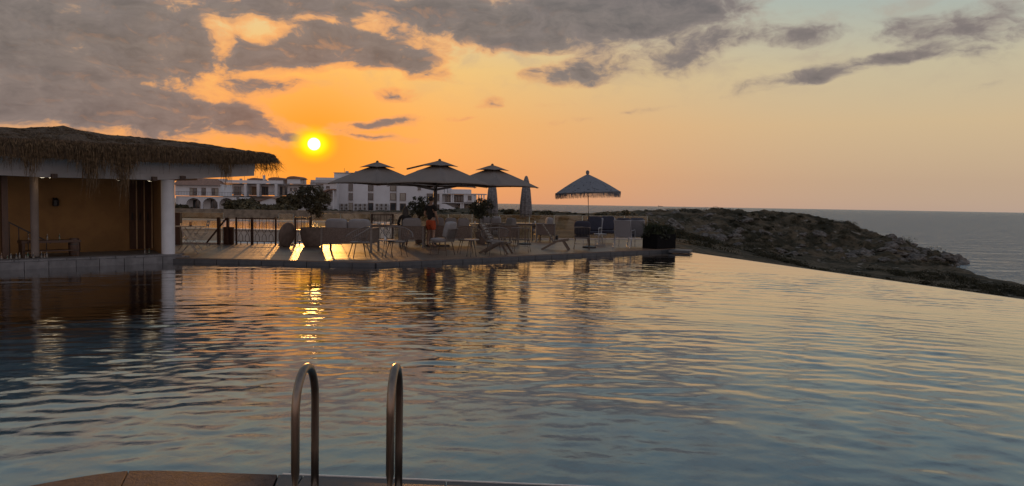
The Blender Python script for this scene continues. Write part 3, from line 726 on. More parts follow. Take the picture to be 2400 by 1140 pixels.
for i in range(NS):
    for j in range(NB): fs.append((i*w_+j, (i+1)*w_+j, (i+1)*w_+j+1, i*w_+j+1))
    for j in range(2): fs.append((n1_+i*3+j, n1_+i*3+j+1, n1_+(i+1)*3+j+1, n1_+(i+1)*3+j))
    fs.append((i*w_, n1_+i*3, n1_+(i+1)*3, (i+1)*w_)); fs.append((i*w_+NB, (i+1)*w_+NB, n1_+(i+1)*3+2, n1_+i*3+2))
fs.append(tuple([NS*w_+j for j in range(NB+1)] + [n1_+NS*3+2, n1_+NS*3+1, n1_+NS*3]))
roof = MB().add(vs, fs).build('thatched_roof', m_thatch, bar)
# loose straw: thin three-sided blades
def blades(list_of_polylines, rad):
    V_ = []; F_ = []
    for pts, r_ in zip(list_of_polylines, rad):
        n0 = len(V_); k_ = len(pts)
        for i, p_ in enumerate(pts):
            rr = r_*(1-.6*i/(k_-1))
            V_ += [(p_[0]+rr, p_[1], p_[2]), (p_[0]-rr*.5, p_[1]+rr*.8, p_[2]), (p_[0]-rr*.5, p_[1]-rr*.8, p_[2]+rr*.2)]
        for i in range(k_-1):
            for j in range(3): a = n0+i*3+j; c = n0+i*3+(j+1) % 3; F_.append((a, c, c+3, a+3))
    return np.array(V_), np.array(F_)
rg = random.Random(3); P_ = []; RR = []
CP = [s_px(px_, -.75) for px_ in (72, 215, 290, 528, 20)]
def clumpy(s):   # how far straw hangs at s along the front
    base = .03+.07*abs(mnoise.noise(Vector((s*1.3, 3, 0))))
    for c_, w2, d_ in ((CP[0], .20, .80), (CP[1], .26, .9), (CP[2], .24, 1.0), (CP[3], .16, .7), (CP[4], .10, .3)):
        base += d_*math.exp(-((s-c_)/w2)**2)*.8
    return base
for i in range(4200):
    s_ = rg.uniform(sR0+.1, sR1) if i % 5 else rg.choice(CP[:4]+CP[1:3])+rg.gauss(0, .17); f0 = roof_front(s_); ez = float(roof_z(s_, f0))
    z0 = ez - rg.random()**1.0*.38; b_ = f0+rg.uniform(-.06, .06)
    ln = clumpy(s_)*rg.random()**1.3*1.25*(1 if rg.random() < .7 else .3) if s_ < S_END else rg.uniform(.0, .06)
    if rg.random() < .03: ln += rg.uniform(.1, .3)
    dx_, dy_ = rg.gauss(0, .05)*(.4+ln), rg.uniform(-.12, .04)
    if s_ > S_END-.3: dx_ += rg.uniform(-.12, .05)
    zu = und_z(s_)
    z0 = zu+(ez-zu)*rg.random(); hang = zu - ln + rg.uniform(0, .06)
    mid_ = ((s_+dx_*.35), b_+dy_, (z0*.5+hang*.5))
    P_.append([(s_, b_, z0), mid_, (s_+dx_, b_+dy_*.8, hang)]); RR.append(rg.uniform(.003, .0075))
for i in range(9000):       # straw lying down the slope and sticking out
    s_ = rg.uniform(sR0+.2, sR1-.02); f0 = roof_front(s_); b_ = f0+rg.random()**1.4*3.6
    L_ = rg.uniform(.25, .6); b2 = b_-L_; z1 = float(roof_z(s_, b_))+.015; z2 = float(roof_z(s_, max(b2, f0)))+rg.uniform(.0, .055)
    if b2 < f0: z2 -= (f0-b2)*.5; b2 = f0-(f0-b2)*.4
    P_.append([(s_, b_, z1), (s_+rg.gauss(0, .05), (b_+b2)/2, (z1+z2)/2+.012), (s_+rg.gauss(0, .09), b2, z2)]); RR.append(rg.uniform(.005, .010))
for i in range(900):        # ragged right-hand end
    b_ = rg.uniform(-.1, 4.6); s_ = sR1-.25; z1 = float(roof_z(sR1-.2, b_))-rg.random()*.32
    L_ = rg.uniform(.2, .48); P_.append([(s_, b_, z1), (s_+L_*.6, b_-.03, z1-.02), (s_+L_, b_+rg.gauss(0, .06), z1-rg.uniform(.03, .16))]); RR.append(rg.uniform(.005, .009))
for i in range(46):         # dangling fronds below the tip
    s_ = sR1-rg.uniform(.02, .5); b_ = rg.uniform(-.1, .8); z1 = 2.76; dx_ = rg.gauss(0, .12)
    P_.append([(s_, b_, z1), (s_+dx_*.3+.03, b_, z1-.13), (s_+dx_*.8, b_, z1-.24), (s_+dx_-.04, b_, z1-rg.uniform(.28, .48))][:3] if i % 2 else [(s_, b_, z1), (s_+.05+dx_*.3, b_, z1-.2), (s_+dx_, b_, z1-rg.uniform(.3, .5))]); RR.append(rg.uniform(.004, .007))
V_, F_ = blades(P_, RR)
st = np_mesh('loose_straw', V_, F_, m_straw, roof); st['kind'] = 'stuff'

# ================================================================ GLASS FENCE AND RAILINGS
m_glass = bpy.data.materials.new('dusty_glass'); m_glass.use_nodes = True; t = NT(m_glass.node_tree); t.n.clear()
tr = t.new('ShaderNodeBsdfTransparent'); tr.inputs[0].default_value = (.90, .92, .88, 1)
gl = t.new('ShaderNodeBsdfGlossy'); gl.inputs['Roughness'].default_value = .03
tl = t.new('ShaderNodeBsdfTranslucent'); tl.inputs[0].default_value = (.55, .47, .36, 1)
df = t.new('ShaderNodeBsdfDiffuse'); df.inputs[0].default_value = (.45, .40, .33, 1)
ad = t.new('ShaderNodeMixShader'); ad.inputs[0].default_value = .4; t.l.new(tl.outputs[0], ad.inputs[1]); t.l.new(df.outputs[0], ad.inputs[2])
tc = t.new('ShaderNodeTexCoord').outputs['Object']
m1 = t.new('ShaderNodeMixShader'); t.put(m1.inputs[0], t.m('MULTIPLY_ADD', t.noise(t.vm('MULTIPLY', tc, (2, 2, 1)), 2.4, 7, .65), .13, -.02, clamp=True)); t.l.new(tr.outputs[0], m1.inputs[1]); t.l.new(ad.outputs[0], m1.inputs[2])
fr = t.new('ShaderNodeFresnel'); fr.inputs[0].default_value = 1.5
m2 = t.new('ShaderNodeMixShader'); t.put(m2.inputs[0], t.m('MULTIPLY', fr.outputs[0], .6)); t.l.new(m1.outputs[0], m2.inputs[1]); t.l.new(gl.outputs[0], m2.inputs[2])
o_ = t.new('ShaderNodeOutputMaterial'); t.l.new(m2.outputs[0], o_.inputs[0])
m_alu = mat('pale_channel', (.42, .38, .34), .4, .1, 10, metal=.5)
m_gedge = mat('glass_edge', (.50, .55, .48), .25, .1, 10)
m_rust = mat('brown_iron', (0.055, 0.026, 0.016), .5, .25, 10, metal=.3)
def glass_panel(a, b, lab, h=1.08):
    a = Vector((a.x, a.y, DECK)); b = Vector((b.x, b.y, DECK)); d = b-a; w = d.length; th = math.atan2(d.y, d.x)
    g = thing('glass_fence_panel', a, th, lab, 'glass fence', 'glass fence panels round the deck')
    MB().bb(.012, w-.012, -.006, .006, .05, h).build('pane', m_glass, g)
    MB().bb(0, w, -.035, .035, 0, .055).build('base_channel', m_alu, g)
    MB().bb(.002, .0118, -.008, .008, .056, h+.002).build('pane_edge', m_gedge, g); MB().bb(w-.0118, w-.002, -.008, .008, .056, h+.002).build('pane_edge', m_gedge, g)
    MB().bb(.012, w-.012, -.0075, .0075, h+.0005, h+.006).build('pane_edge', m_gedge, g)
def fl(px):          # a point of the left fence line under that pixel column
    f_ = (px-395)/(668-395); return lerp(FL[0], FL[1], f_)
def frp(px):
    d = ray(px, 540); dd = Vector((d.x, d.y))
    for a, b in ((FR[0], FR[1]), (FR[1], FR[2])):
        e = b-a; den = dd.x*e.y-dd.y*e.x; k_ = (a.x*e.y-a.y*e.x)/den; q = dd*k_; f_ = ((q.x-a.x)*e.x+(q.y-a.y)*e.y)/(e.x**2+e.y**2)
        if f_ <= 1.0 or b is FR[2]: return Vector((q.x, q.y, 0))
glass_panel(fl(404), fl(523), 'dusty glass fence panel behind the bistro table by the white pillar')
glass_panel(fl(650)+Vector((0, .12, 0)), fl(686)+Vector((0, .12, 0)), 'narrow glass fence panel standing behind the leaning round slab')
seq = [(728, 798, 'glass fence panel behind the big round planter'), (798, 868, 'glass fence panel behind the sofa on the left'), (922, 962, 'glass fence panel behind the seated woman'), (962, 1050, 'glass fence panel behind the standing person'),
       (1050, 1106, 'glass fence panel in front of the outside stair of the white house'), (1106, 1170, 'glass fence panel behind the right-hand potted olive tree'), (1170, 1240, 'glass fence panel behind the furled parasols'), (1240, 1298, 'glass fence panel behind the rightmost armchair'),
       (1298, 1364, 'glass fence panel left of the fringed parasol pole'), (1364, 1412, 'glass fence panel right of the fringed parasol pole'), (1412, 1463, 'glass fence panel behind the wire side table'), (1463, 1517, 'last glass fence panel at the right end of the deck')]
for a, b, lab in seq: glass_panel(frp(a), frp(b), lab)
def railing(a, b, lab, h=.92, n=3, gate=False):
    a = Vector((a.x, a.y, DECK)); b = Vector((b.x, b.y, DECK)); d = b-a; w = d.length; th = math.atan2(d.y, d.x)
    g = thing('iron_railing', a, th, lab, 'railing', 'iron railings round the deck')
    for x in (0, w): MB().bb(x-.03, x+.03, -.03, .03, 0, h+.02).build('post', m_rust, g)
    MB().bb(.031, w-.031, -.018, .018, h-.03, h+.005).build('top_rail', m_rust, g)
    MB().bb(.031, w-.031, -.014, .014, .10, .125).build('bottom_rail', m_rust, g)
    st_ = w/(n+.35)
    for i in range(n):
        c = st_*(i+.68); q = st_*.30
        for pts in ([(c-q, 0, h-.03), (c-q, 0, .52), (c-q*.3, 0, .42), (c+q*.3, 0, .42), (c+q, 0, .52), (c+q, 0, h-.03)], [(c-q, 0, .125), (c-q, 0, .28), (c-q*.3, 0, .38), (c+q*.3, 0, .38), (c+q, 0, .28), (c+q, 0, .125)]):
            MB().tube(pts, .010, 6).build('scroll_bar', m_rust, g)
        MB().bb(c-.012, c+.012, -.012, .012, 0, .10).build('foot', m_rust, g)
    return g
railing(fl(591), fl(646), 'iron railing panel with hexagonal scrolls left of the leaning slab')
railing(fl(553), fl(589), 'iron railing panel in the middle of the left fence, beside the stair', n=2)
railing(frp(692), frp(727), 'short iron railing panel just behind the big round planter', h=.95, n=2)
gt = railing(frp(871), frp(920), 'dark iron gate railing behind the sofa table', h=1.06, n=3)
# posts and sloping handrail of the steps by the bistro table
sr = thing('step_handrail', fl(512), 0, 'dark sloping handrail and posts of the steps beside the bistro chairs', 'handrail')
sr.location.z = DECK
MB().bb(-.05, .05, -.05, .05, 0, .93).build('post', m_rust, sr); MB().bb(.27, .35, -.05, .05, 0, .93).build('post', m_rust, sr)
MB().bar((.30, -.06, .92), (-.38, -.10, .05), .05, .05).build('sloping_rail', m_rust, sr)
MB().bb(.12, .48, .02, .14, 0, .60).build('infill_panel', m_rust, sr)
wp = fl(432); tag(MB().bb(wp.x-.09, wp.x+.09, wp.y-.55, wp.y-.37, DECK, DECK+1.08).build('dark_post', m_darkwood), 'thick dark timber post behind the bistro table', 'post')

# ================================================================ LOWER TERRACE AND RAISED POOL BEYOND THE FENCE
m_pale = mat('pale_render', (0.50, 0.42, 0.35), .8, .12, 2, bump=.15)
rp = thing('raised_pool', (-13, 31, 0), 0, 'raised pale plunge pool beyond the railings', 'pool')
MB().bb(-14, 5.6, 0, .35, -1.2, .40).build('front_wall', m_pale, rp); MB().bb(-14, 5.6, 15, 15.4, -1.2, .42).build('back_wall', m_pale, rp)
MB().bb(5.25, 5.6, .36, 14.99, -1.2, .40).build('side_wall', m_pale, rp); MB().bb(-14, -13.65, .36, 14.99, -1.2, .40).build('side_wall', m_pale, rp)
MB().bb(-13.64, 5.24, .36, 14.99, .2, .36).build('water', m_pw, rp); MB().bb(-13.64, 5.24, .37, 14.98, -.9, -.85).build('pool_bed', mat('pale_pool_bed', (.55, .58, .6), .7), rp)
MB().bb(-14.1, 5.7, -.06, .42, .405, .45).build('coping', m_alu if False else mat('coping_pale', (.55, .47, .4), .5, .1, 3), rp)
tag(MB().prism([(-14, 27.6), (-8.0, 27.6), (-7.4, 29.5), (-14, 29.5)], -1.0, .02).build('step_landing', m_pale), 'pale landing of the steps beyond the railings', 'steps')

# ================================================================ FAR BUILDINGS
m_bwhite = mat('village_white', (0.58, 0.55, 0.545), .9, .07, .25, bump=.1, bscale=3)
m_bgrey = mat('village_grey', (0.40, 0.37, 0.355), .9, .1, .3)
m_bdark = mat('recess_dark', (0.085, 0.058, 0.042), .8, .25, .6)
m_roof = mat('roof_tile', (0.24, 0.13, 0.085), .9, .3, 1.5, bump=.6, bscale=6, stretch=(3, .4, 1))
m_wood = mat('shutter_wood', (0.13, 0.065, 0.035), .7, .25, 1.5)
m_pane = mat('window_pane', (.03, .032, .035), .08, .2, .5, spec=.8)
m_curtain = mat('window_curtain', (.30, .25, .20), .6, .15, .8)
class Bld:
    """a building laid out on a facade plane facing the deck; x,z in metres from pixel columns and rows"""
    def __init__(s, name, Y_, px, depth, label, cat='house'):
        s.Y = Y_; o = at(px, 495, Y_); s.x0 = o.x; s.zb = float(terrain_h(o.x, Y_))-.6
        s.o = thing(name, (o.x, Y_, s.zb), 0, label, cat); s.d = depth
    def q(s, px, py, dy=0): p_ = at(px, py, s.Y+dy); return p_.x-s.x0, p_.z-s.zb
    def blk(s, name, x0, y0, x1, y1, m_, front=0.0, depth=None, parent=None, base=False):
        a, zt = s.q(x0, y0); b, zb = s.q(x1, y1)
        if base: zb = 0
        if name.endswith('wall') or name in ('corner_room', 'column', 'porch_column'): zt += .16
        if name in ('parapet', 'chimney', 'roof_block', 'roof_box'): zb -= .12
        return MB().bb(a, b, front, front+(depth or s.d), zb, zt).build(name, m_, parent or s.o)
    def win(s, x0, y0, x1, y1, front=0.0, door=False, m_=None, parts=2):
        f = s.blk('door' if door else 'window', x0, y0, x1, y1, m_ or m_wood, front-.10, .098)
        a, zt = s.q(x0, y0); b, zb = s.q(x1, y1); w = (b-a); 
        for i in range(parts):
            l_ = a+w*(i+.10)/parts; r_ = a+w*(i+.90)/parts
            MB().bb(l_, r_, front-.125, front-.101, zb+.12, zt-.12).build('pane', random.choice([m_pane, m_pane, m_curtain]), f)
        MB().bb(a-.12, b+.12, front-.22, front-.126, zb-.12, zb-.01).build('sill', m_bgrey, f)
        return f
    def arch_wall(s, x0, y0, x1, y1, arches, front, thick):
        """wall with arched openings, built as piers and spandrels"""
        a, zt = s.q(x0, y0); b, zb = s.q(x1, y1); mb = MB(); xs_ = [a]
        cur = a
        for (c, r_, spring) in arches:
            cx, zs = s.q(c, spring); rr = r_*s.Y/FPX
            mb.bb(cur, cx-rr, front, front+thick, zb, zt); n_ = 14
            for i in range(n_):
                t0 = math.pi*(1-i/n_); t1 = math.pi*(1-(i+1)/n_)
                xa, za = cx+rr*math.cos(t0), zs+rr*math.sin(t0)*.92; xb_, zb_ = cx+rr*math.cos(t1), zs+rr*math.sin(t1)*.92
                mb.extr([(xa, za), (xb_, zb_), (xb_, zt), (xa, zt)], front, front+thick)
            cur = cx+rr
        mb.bb(cur, b, front, front+thick, zb, zt)
        return mb.build('arcade_wall', m_bwhite, s.o)
    def rail(s, x0, x1, y, h, front):
        a, z = s.q(x0, y); b, _ = s.q(x1, y); mb = MB(); mb.bb(a, b, front, front+.06, z+h-.06, z+h)
        k_ = a
        while k_ < b: mb.bb(k_, k_+.04, front+.01, front+.05, z, z+h-.061); k_ += .35
        return mb.build('balcony_rail', m_rust, s.o)
# A: villa with three arches
A = Bld('arched_villa', 170, 480, 9, 'white villa with three ground floor arches and a tiled roof')
A.blk('ground_floor_wall', 400, 461, 552, 494, m_bwhite, 2.6, 7, base=True)
A.blk('upper_wall', 400, 432, 508, 459.5, m_bwhite, 2.2, 7)
A.arch_wall(418, 460, 552, 493, [(454, 18, 481), (492.5, 18, 481), (531, 18, 481)], 0, .6)
A.blk('terrace_plinth', 436, 489.5, 552, 496, m_bwhite, -.8, .79, base=True)
A.blk('balcony_floor', 412, 458.6, 553, 460.6, m_bwhite, -.25, 2.8)
A.rail(412, 552, 458.6, .95, -.2)
A.win(435, 440, 452, 458.5, 2.2, True); A.win(463, 440, 473, 458.5, 2.2, True, parts=1); A.win(487, 441, 503, 458.5, 2.2, True)
for px in (448, 490, 524): A.win(px-7, 468, px+9, 489, 2.6, True)
a_, z1_ = A.q(398, 433); b_, z2_ = A.q(510, 416)
rfA = MB().add([(a_, 1.4, z1_), (b_, 1.4, z1_), (b_-1, 9.5, z1_), (a_, 9.5, z1_), (a_, 5.5, z2_), (b_-2.2, 5.5, z2_-.2)], [(0, 1, 5, 4), (2, 3, 4, 5), (1, 2, 5), (0, 4, 3), (0, 3, 2, 1)]).build('roof', m_roof, A.o)
A.blk('roof_parapet', 459, 417, 501, 423, m_bwhite, 5.7, 2.5, rfA); A.blk('chimney', 421, 413, 427, 421, m_bgrey, 5.2, 1, rfA)
# B: terrace row with recessed balconies and vaulted roofs
B = Bld('terrace_row', 196, 610, 10, 'long white terrace row with recessed balconies and curved roofs')
B.blk('upper_wall', 515, 433, 738, 459, m_bwhite, 2.0, 9); B.blk('lower_wall', 515, 459.2, 738, 497, m_bgrey, 2.3, 8, base=True)
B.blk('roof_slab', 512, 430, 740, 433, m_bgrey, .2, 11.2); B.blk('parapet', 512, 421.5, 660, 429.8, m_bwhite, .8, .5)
B.blk('balcony_floor', 515, 458.4, 700, 461, m_bwhite, -.2, 2.4)
for px in (513, 572, 602, 644): B.blk('party_wall', px, 433.2, px+6, 461, m_bwhite, -.15, 2.1)
for (x0, x1) in ((520, 531), (541, 559), (579, 596), (605, 623), (651, 668)): B.win(x0, 437, x1, 457.8, 2.0, True, parts=3)
for (x0, x1) in ((683, 691), (674, 679), (703, 715)): B.win(x0, 440, x1, 448, 2.0, parts=1)
for (x0, x1) in ((520, 571), (580, 601), (609, 643), (652, 690)): B.rail(x0, x1, 458.4, .95, -.15)
def vault(bl, x0, x1, yb, yt, front, depth, wall_y):
    a, z0 = bl.q(x0, yb); b, zt = bl.q(x1, yt); poly = [(a-.4, z0), (b+.4, z0)] + [((a+b)/2+(b-a)/2*1.08*math.cos(q), z0+.05+(zt-z0)*math.sin(q)) for q in [math.pi*i/10 for i in range(0, 11)]]
    r_ = MB().extr(poly, front-.4, front+depth+.4).build('vaulted_roof', m_roof, bl.o); _, zw = bl.q(x0, wall_y)
    MB().bb(a, b, front, front+depth, zw, z0-.01).build('penthouse_wall', m_bwhite, bl.o)
vault(B, 665, 696, 418.5, 413, 3.0, 6, 430); vault(B, 620, 655, 420.5, 415.5, 3.2, 6, 430)
vault(B, 575, 600, 421, 417, 3.2, 5, 430)
B.blk('pergola_roof', 696.5, 418.5, 706, 420, m_wood, 3.0, 3); B.blk('pergola_post', 704, 420.2, 705, 430, m_wood, 3.0, .2)
B.blk('chimney', 606, 410, 610, 421, m_bwhite, 3.3, .8)
# C: stepped house by the sun
Cb = Bld('stepped_house', 200, 755, 9, 'white stepped house with a curved porch, left of the large white block')
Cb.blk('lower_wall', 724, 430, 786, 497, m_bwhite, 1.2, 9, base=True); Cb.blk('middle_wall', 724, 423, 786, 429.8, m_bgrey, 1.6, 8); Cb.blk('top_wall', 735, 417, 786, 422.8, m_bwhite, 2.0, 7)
Cb.win(738, 431, 755, 434.5, 1.2, parts=1); Cb.win(762, 436, 770, 441, 1.2, parts=1); Cb.blk('slab', 722, 427.5, 786, 429, m_bwhite, .6, 1.0)
a, z0 = Cb.q(752, 452); b, z1 = Cb.q(786, 443)
pr = MB().extr([(a, z0), (a+1.2, z0+.55), (a+2.2, z1-.1), (b, z1), (b, z1-.35), (a+2.3, z1-.45), (a+1.3, z0+.2), (a+.1, z0-.3)], -1.2, 1.18).build('porch_roof', m_roof, Cb.o)
Cb.blk('porch_column', 757, 449, 759, 497, m_bwhite, -1.0, .35, base=True); Cb.blk('porch_column', 782, 447, 784.5, 497, m_bwhite, -1.0, .35, base=True)
Cb.win(765, 450, 772, 492, 1.2, True, parts=1); Cb.win(774, 450, 780, 470, 1.2, True, parts=1); Cb.blk('porch_rail', 740, 482, 782, 492, m_bgrey, -.9, .12)
# D: large white block with window strips and air conditioners
Db = Bld('white_apartment_block', 205, 900, 12, 'large plain white apartment block behind the big parasols', 'building')
Db.blk('wall', 783, 407, 862, 497, m_bwhite, 0, 12, base=True); Db.blk('wall', 862.2, 407, 932, 497, m_bwhite, .35, 12, base=True); Db.blk('wall', 932.2, 417, 1042, 497, m_bwhite, -.6, 12, base=True)
Db.blk('roof_edge', 781, 405, 932, 407, m_bgrey, -.3, 12.5); Db.blk('roof_box', 845, 398, 868, 404.8, m_bwhite, 4, 3)
for (x0, x1, f_) in ((817, 827, 0), (862.5, 874.5, .35), (914, 928, .35)):
    for (y0, y1) in ((411, 428), (431.5, 448), (453, 470), (475.5, 494)): Db.win(x0, y0, x1, y1, f_, parts=1, m_=m_wood)
for (x0, x1, rows) in ((938, 952, ((453, 470.5), (477, 496))), (980, 987, ((432, 446),)), (1001, 1030, ((454, 471), (479, 497)))):
    for (y0, y1) in rows: Db.win(x0, y0, x1, y1, -.6, parts=2 if x1-x0 > 20 else 1)
m_ac = mat('air_conditioner', (.42, .39, .37), .6, .1, 2)
for g0, f_ in ((788, 0), (831, 0), (880, .35)):
    for i in range(3):
        for j in range(2):
            x0 = g0+i*10.5; y0 = 477.5+j*8.2
            u_ = Db.blk('air_conditioner', x0, y0, x0+9, y0+7.2, m_ac, f_-.62, .45)
            cx, cz = Db.q(x0+4, y0+3.6); fan = MB(); fan.tube([(cx+.30*math.cos(q), f_-.63, cz+.30*math.sin(q)) for q in [2*math.pi*k_/14 for k_ in range(14)]], .05, 5, closed=True)
            fan.build('fan', m_bdark, u_); MB().extr([(cx+.22*math.cos(-q), cz+.22*math.sin(-q)) for q in [2*math.pi*k_/10 for k_ in range(10)]], f_-.66, f_-.622).build('grille', m_bdark, u_)
    Db.blk('shelf', g0-1, 493.5, g0+31, 494.3, m_bgrey, f_-.7, .69)
for px_ in (800, 823, 889, 905): Db.blk('water_tank', px_, 399.5, px_+6, 405.2, m_bgrey, 5, 1.0)
for px_ in (795, 850, 876): Db.blk('aerial', px_, 392, px_+.6, 405.2, m_bdark, 6, .1)
for px_ in (530, 560, 590, 641): B.blk('aerial', px_, 411, px_+.5, 430, m_bdark, 4, .1)
for px_ in (545, 563, 650): B.blk('water_tank', px_, 417.5, px_+4, 430, m_bgrey, 5, .9)
for px_ in (566, 598, 640): B.blk('balcony_chair', px_, 455.2, px_+3.5, 458.3, m_wood, .6, .5)
# E: modern house with flat roofs and open terrace
Eb = Bld('flat_roofed_house', 190, 1085, 10, 'white modern house with flat roofs and an outside stair, right of the white block')
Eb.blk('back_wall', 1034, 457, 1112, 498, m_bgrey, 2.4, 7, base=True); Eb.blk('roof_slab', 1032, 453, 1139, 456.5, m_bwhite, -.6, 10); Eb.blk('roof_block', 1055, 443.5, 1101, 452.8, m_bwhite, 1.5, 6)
Eb.blk('roof_block', 1036, 441, 1054.5, 452.8, m_bwhite, 2.4, 4); Eb.blk('middle_slab', 1032, 474.5, 1139, 477.5, m_bwhite, -.6, 9)
Eb.blk('corner_room', 1087, 457, 1112, 474.2, m_bwhite, -.3, 3); Eb.win(1097, 459, 1105, 470, -.3, parts=1)
for (x0, x1) in ((1042, 1056), (1064, 1085)): Eb.win(x0, 459, x1, 474, 2.4, True, parts=3)
for px in (1057, 1061, 1113, 1121, 1127, 1133): Eb.blk('column', px, 456.7, px+2.6, 474.3, m_bwhite, -.3, .4)
for px in (1079, 1084, 1137): Eb.blk('column', px, 477.7, px+3, 498, m_bwhite, -.3, .4, base=True)
Eb.win(1066, 480, 1078, 496, 2.4, True); Eb.win(1089, 480, 1105, 496, 2.4, True)
a, z0 = Eb.q(1036, 478); b, z1 = Eb.q(1082, 496)
MB().extr([(a, 0), (b, 0), (b, z1+.1), (a+1.0, z0), (a, z0)], -2.2, -1.0).build('stair', m_bwhite, Eb.o)
Eb.blk('terrace_wall', 1034, 494, 1140, 498, m_bwhite, -3.2, .4, base=True)
for px in (1040, 1048): Eb.blk('roof_mast', px, 441, px+1, 455, m_bdark, .8, .2)
# F: small gabled shed
Fb = Bld('gabled_shed', 150, 636, 5, 'small white gabled shed among dark hedges', 'shed')
a, z0 = Fb.q(610, 480); b, zt = Fb.q(663, 464)
MB().extr([(a, 0), (b, 0), (b, z0+.7), ((a+b)/2, zt-.05), (a, z0+.7)], 0, 5).build('wall', m_bwhite, Fb.o)
for s_ in (0, 1):
    x_ = b if s_ else a; MB().extr([((a+b)/2, zt), (x_+(.5 if s_ else -.5), z0+.55), (x_+(.5 if s_ else -.5), z0+.72), ((a+b)/2, zt+.18)], -.3, 5.3).build('roof_slope', m_roof, Fb.o)
# low rubble wall in front of the village
mrub = mat('rubble', (.20, .15, .105), .95, .4, 1.1, bump=.8, bscale=2.5)
tag(MB().bb(-62, -15, 108, 108.8, -2, .15).build('rubble_wall', mrub), 'long low rubble wall below the village houses', 'wall')
tag(MB().bb(-30, 1, 78, 78.5, -2, -.35).build('field_wall', mrub), 'lower rubble field wall beyond the raised pool', 'wall')
# ================================================================ PARASOLS
m_canvas = mat('taupe_canvas', (0.17, 0.13, 0.105), .9, .08, 2, bump=.08, bscale=60)
m_mast = mat('dark_mast', (0.045, 0.032, 0.026), .4, .2, 8, metal=.3)
TH = R(9.7)
Mst = at(1020, 470, 26.8); Mst.z = DECK
qp = thing('four_canopy_parasol', Mst, TH, 'large dark mast parasol carrying four taupe double-topped canopies', 'parasol')
MB().box((0, 0, .03), (1.0, 1.0, .06)).build('base_plate', m_mast, qp)
MB().bb(-.065, .065, -.065, .065, .06, 2.16).build('mast', m_mast, qp)
def canopy(c, hd, za, zr, parent):
    """four-sided canopy, corners at +-hd along x and y, gently sagging panels"""
    n = 10; mb = MB(); cor = [(hd, 0), (0, hd), (-hd, 0), (0, -hd)]
    for k_ in range(4):
        a, b = Vector((*cor[k_], 0)), Vector((*cor[(k_+1) % 4], 0)); vs = []; fs = []
        for i in range(n+1):
            for j in range(i+1):
                u_ = i/n; f_ = j/i if i else 0
                p_ = a.lerp(b, f_)*u_; edge = 4*f_*(1-f_)
                p_ *= 1-.02*edge*u_
                z = za-(za-zr)*(u_**1.12) - .05*math.sin(math.pi*u_)*(1-edge)*0 - .045*math.sin(math.pi*u_)*edge + .035*edge*u_**4
                vs.append((c[0]+p_.x, c[1]+p_.y, z))
        id_ = lambda i, j: i*(i+1)//2+j
        for i in range(n):
            for j in range(i+1):
                fs.append((id_(i, j), id_(i+1, j), id_(i+1, j+1)))
                if j < i: fs.append((id_(i, j), id_(i+1, j+1), id_(i, j+1)))
        mb.add(vs, fs)
    o = mb.build('canopy', m_canvas, parent, smooth='auto'); sd = o.modifiers.new('thick', 'SOLIDIFY'); sd.thickness = .012; return o
for (cx, cy) in ((-2.07, 0), (2.07, 0), (0, -2.07), (0, 2.07)):
    cn = canopy((cx, cy), 1.76, 3.00-DECK, 2.30-DECK, qp)
    cp = canopy((cx, cy), .62, 3.10-DECK, 2.90-DECK, qp); cp.name = 'top_vent'
    MB().lathe([(.05, 3.09-DECK), (.045, 3.13-DECK), (.01, 3.15-DECK)], 10, (cx, cy, 0)).build('finial', m_mast, qp)
    for k_ in range(8):
        a = k_*math.pi/4; rr = 1.70 if k_ % 2 == 0 else 1.17
        MB().bar((cx, cy, 2.86-DECK), (cx+rr*math.cos(a), cy+rr*math.sin(a), (2.28 if k_ % 2 == 0 else 2.325)-DECK), .018, .025).build('rib', m_mast, cn)
    MB().bar((0, 0, 2.02), (cx*.98, cy*.98, 2.42), .06, .08).build('arm', m_mast, qp)
    MB().lathe([(.05, 2.35), (.05, 2.84)], 12, (cx, cy, 0)).build('hub', m_mast, qp)
tb = MB(); a = qp.matrix_world; MB().bar((-.02, -1.85, 2.94), (-1.05, -1.0, 2.70), .045, .05).build('crank_arm', m_mast, qp)
# fringed parasol
m_mac = mat('macrame_weave', (0.15, 0.15, 0.16), .95, .35, 40, bump=1.0, bscale=40)
m_pole = mat('bamboo_pole', (0.17, 0.105, 0.065), .5, .2, 8, stretch=(1, 1, 6))
fb_ = at(1383, 500, 27.0); fb_.z = DECK
fp = thing('fringed_parasol', fb_, 0, 'open grey macrame parasol with a long fringe over the lounge chairs', 'parasol')
tilt = Matrix.Rotation(R(-2.6), 4, 'Y')
MB().lathe([(.25, 0), (.25, .06), (.05, .09)], 20).build('base', m_black, fp)
MB().tube([(0, 0, .02), tilt @ Vector((0, 0, 2.76))], .032, 10).build('pole', m_pole, fp, smooth=True)
n = 8; rr = 1.19; za, zr = 2.70, 2.02
mb = MB(); vs = []; fs = []; ns = 16; nr = 40; rgh = random.Random(8)
for k_ in range(n):
    for j in range(ns):
        a0 = 2*math.pi*k_/n; a1 = 2*math.pi*(k_+1)/n; f_ = j/ns
        d = Vector((math.cos(a0), math.sin(a0), 0)).lerp(Vector((math.cos(a1), math.sin(a1), 0)), f_)
        for i in range(nr+1):
            u_ = .02+.98*i/nr; e = 4*f_*(1-f_)
            p_ = d*rr*u_; p_.z = za-(za-zr)*u_ + .03*math.sin(math.pi*u_) - .012*e*u_
            vs.append(tilt @ p_)
tot = n*ns
for k_ in range(tot):
    for i in range(nr):
        if i > 16 and rgh.random() < .05: continue        # open knots in the weave
        fs.append((k_*(nr+1)+i, k_*(nr+1)+i+1, ((k_+1) % tot)*(nr+1)+i+1, ((k_+1) % tot)*(nr+1)+i))
cnp = MB().add(vs, fs).build('canopy', m_mac, fp); cnp.modifiers.new('thick', 'SOLIDIFY').thickness = .012
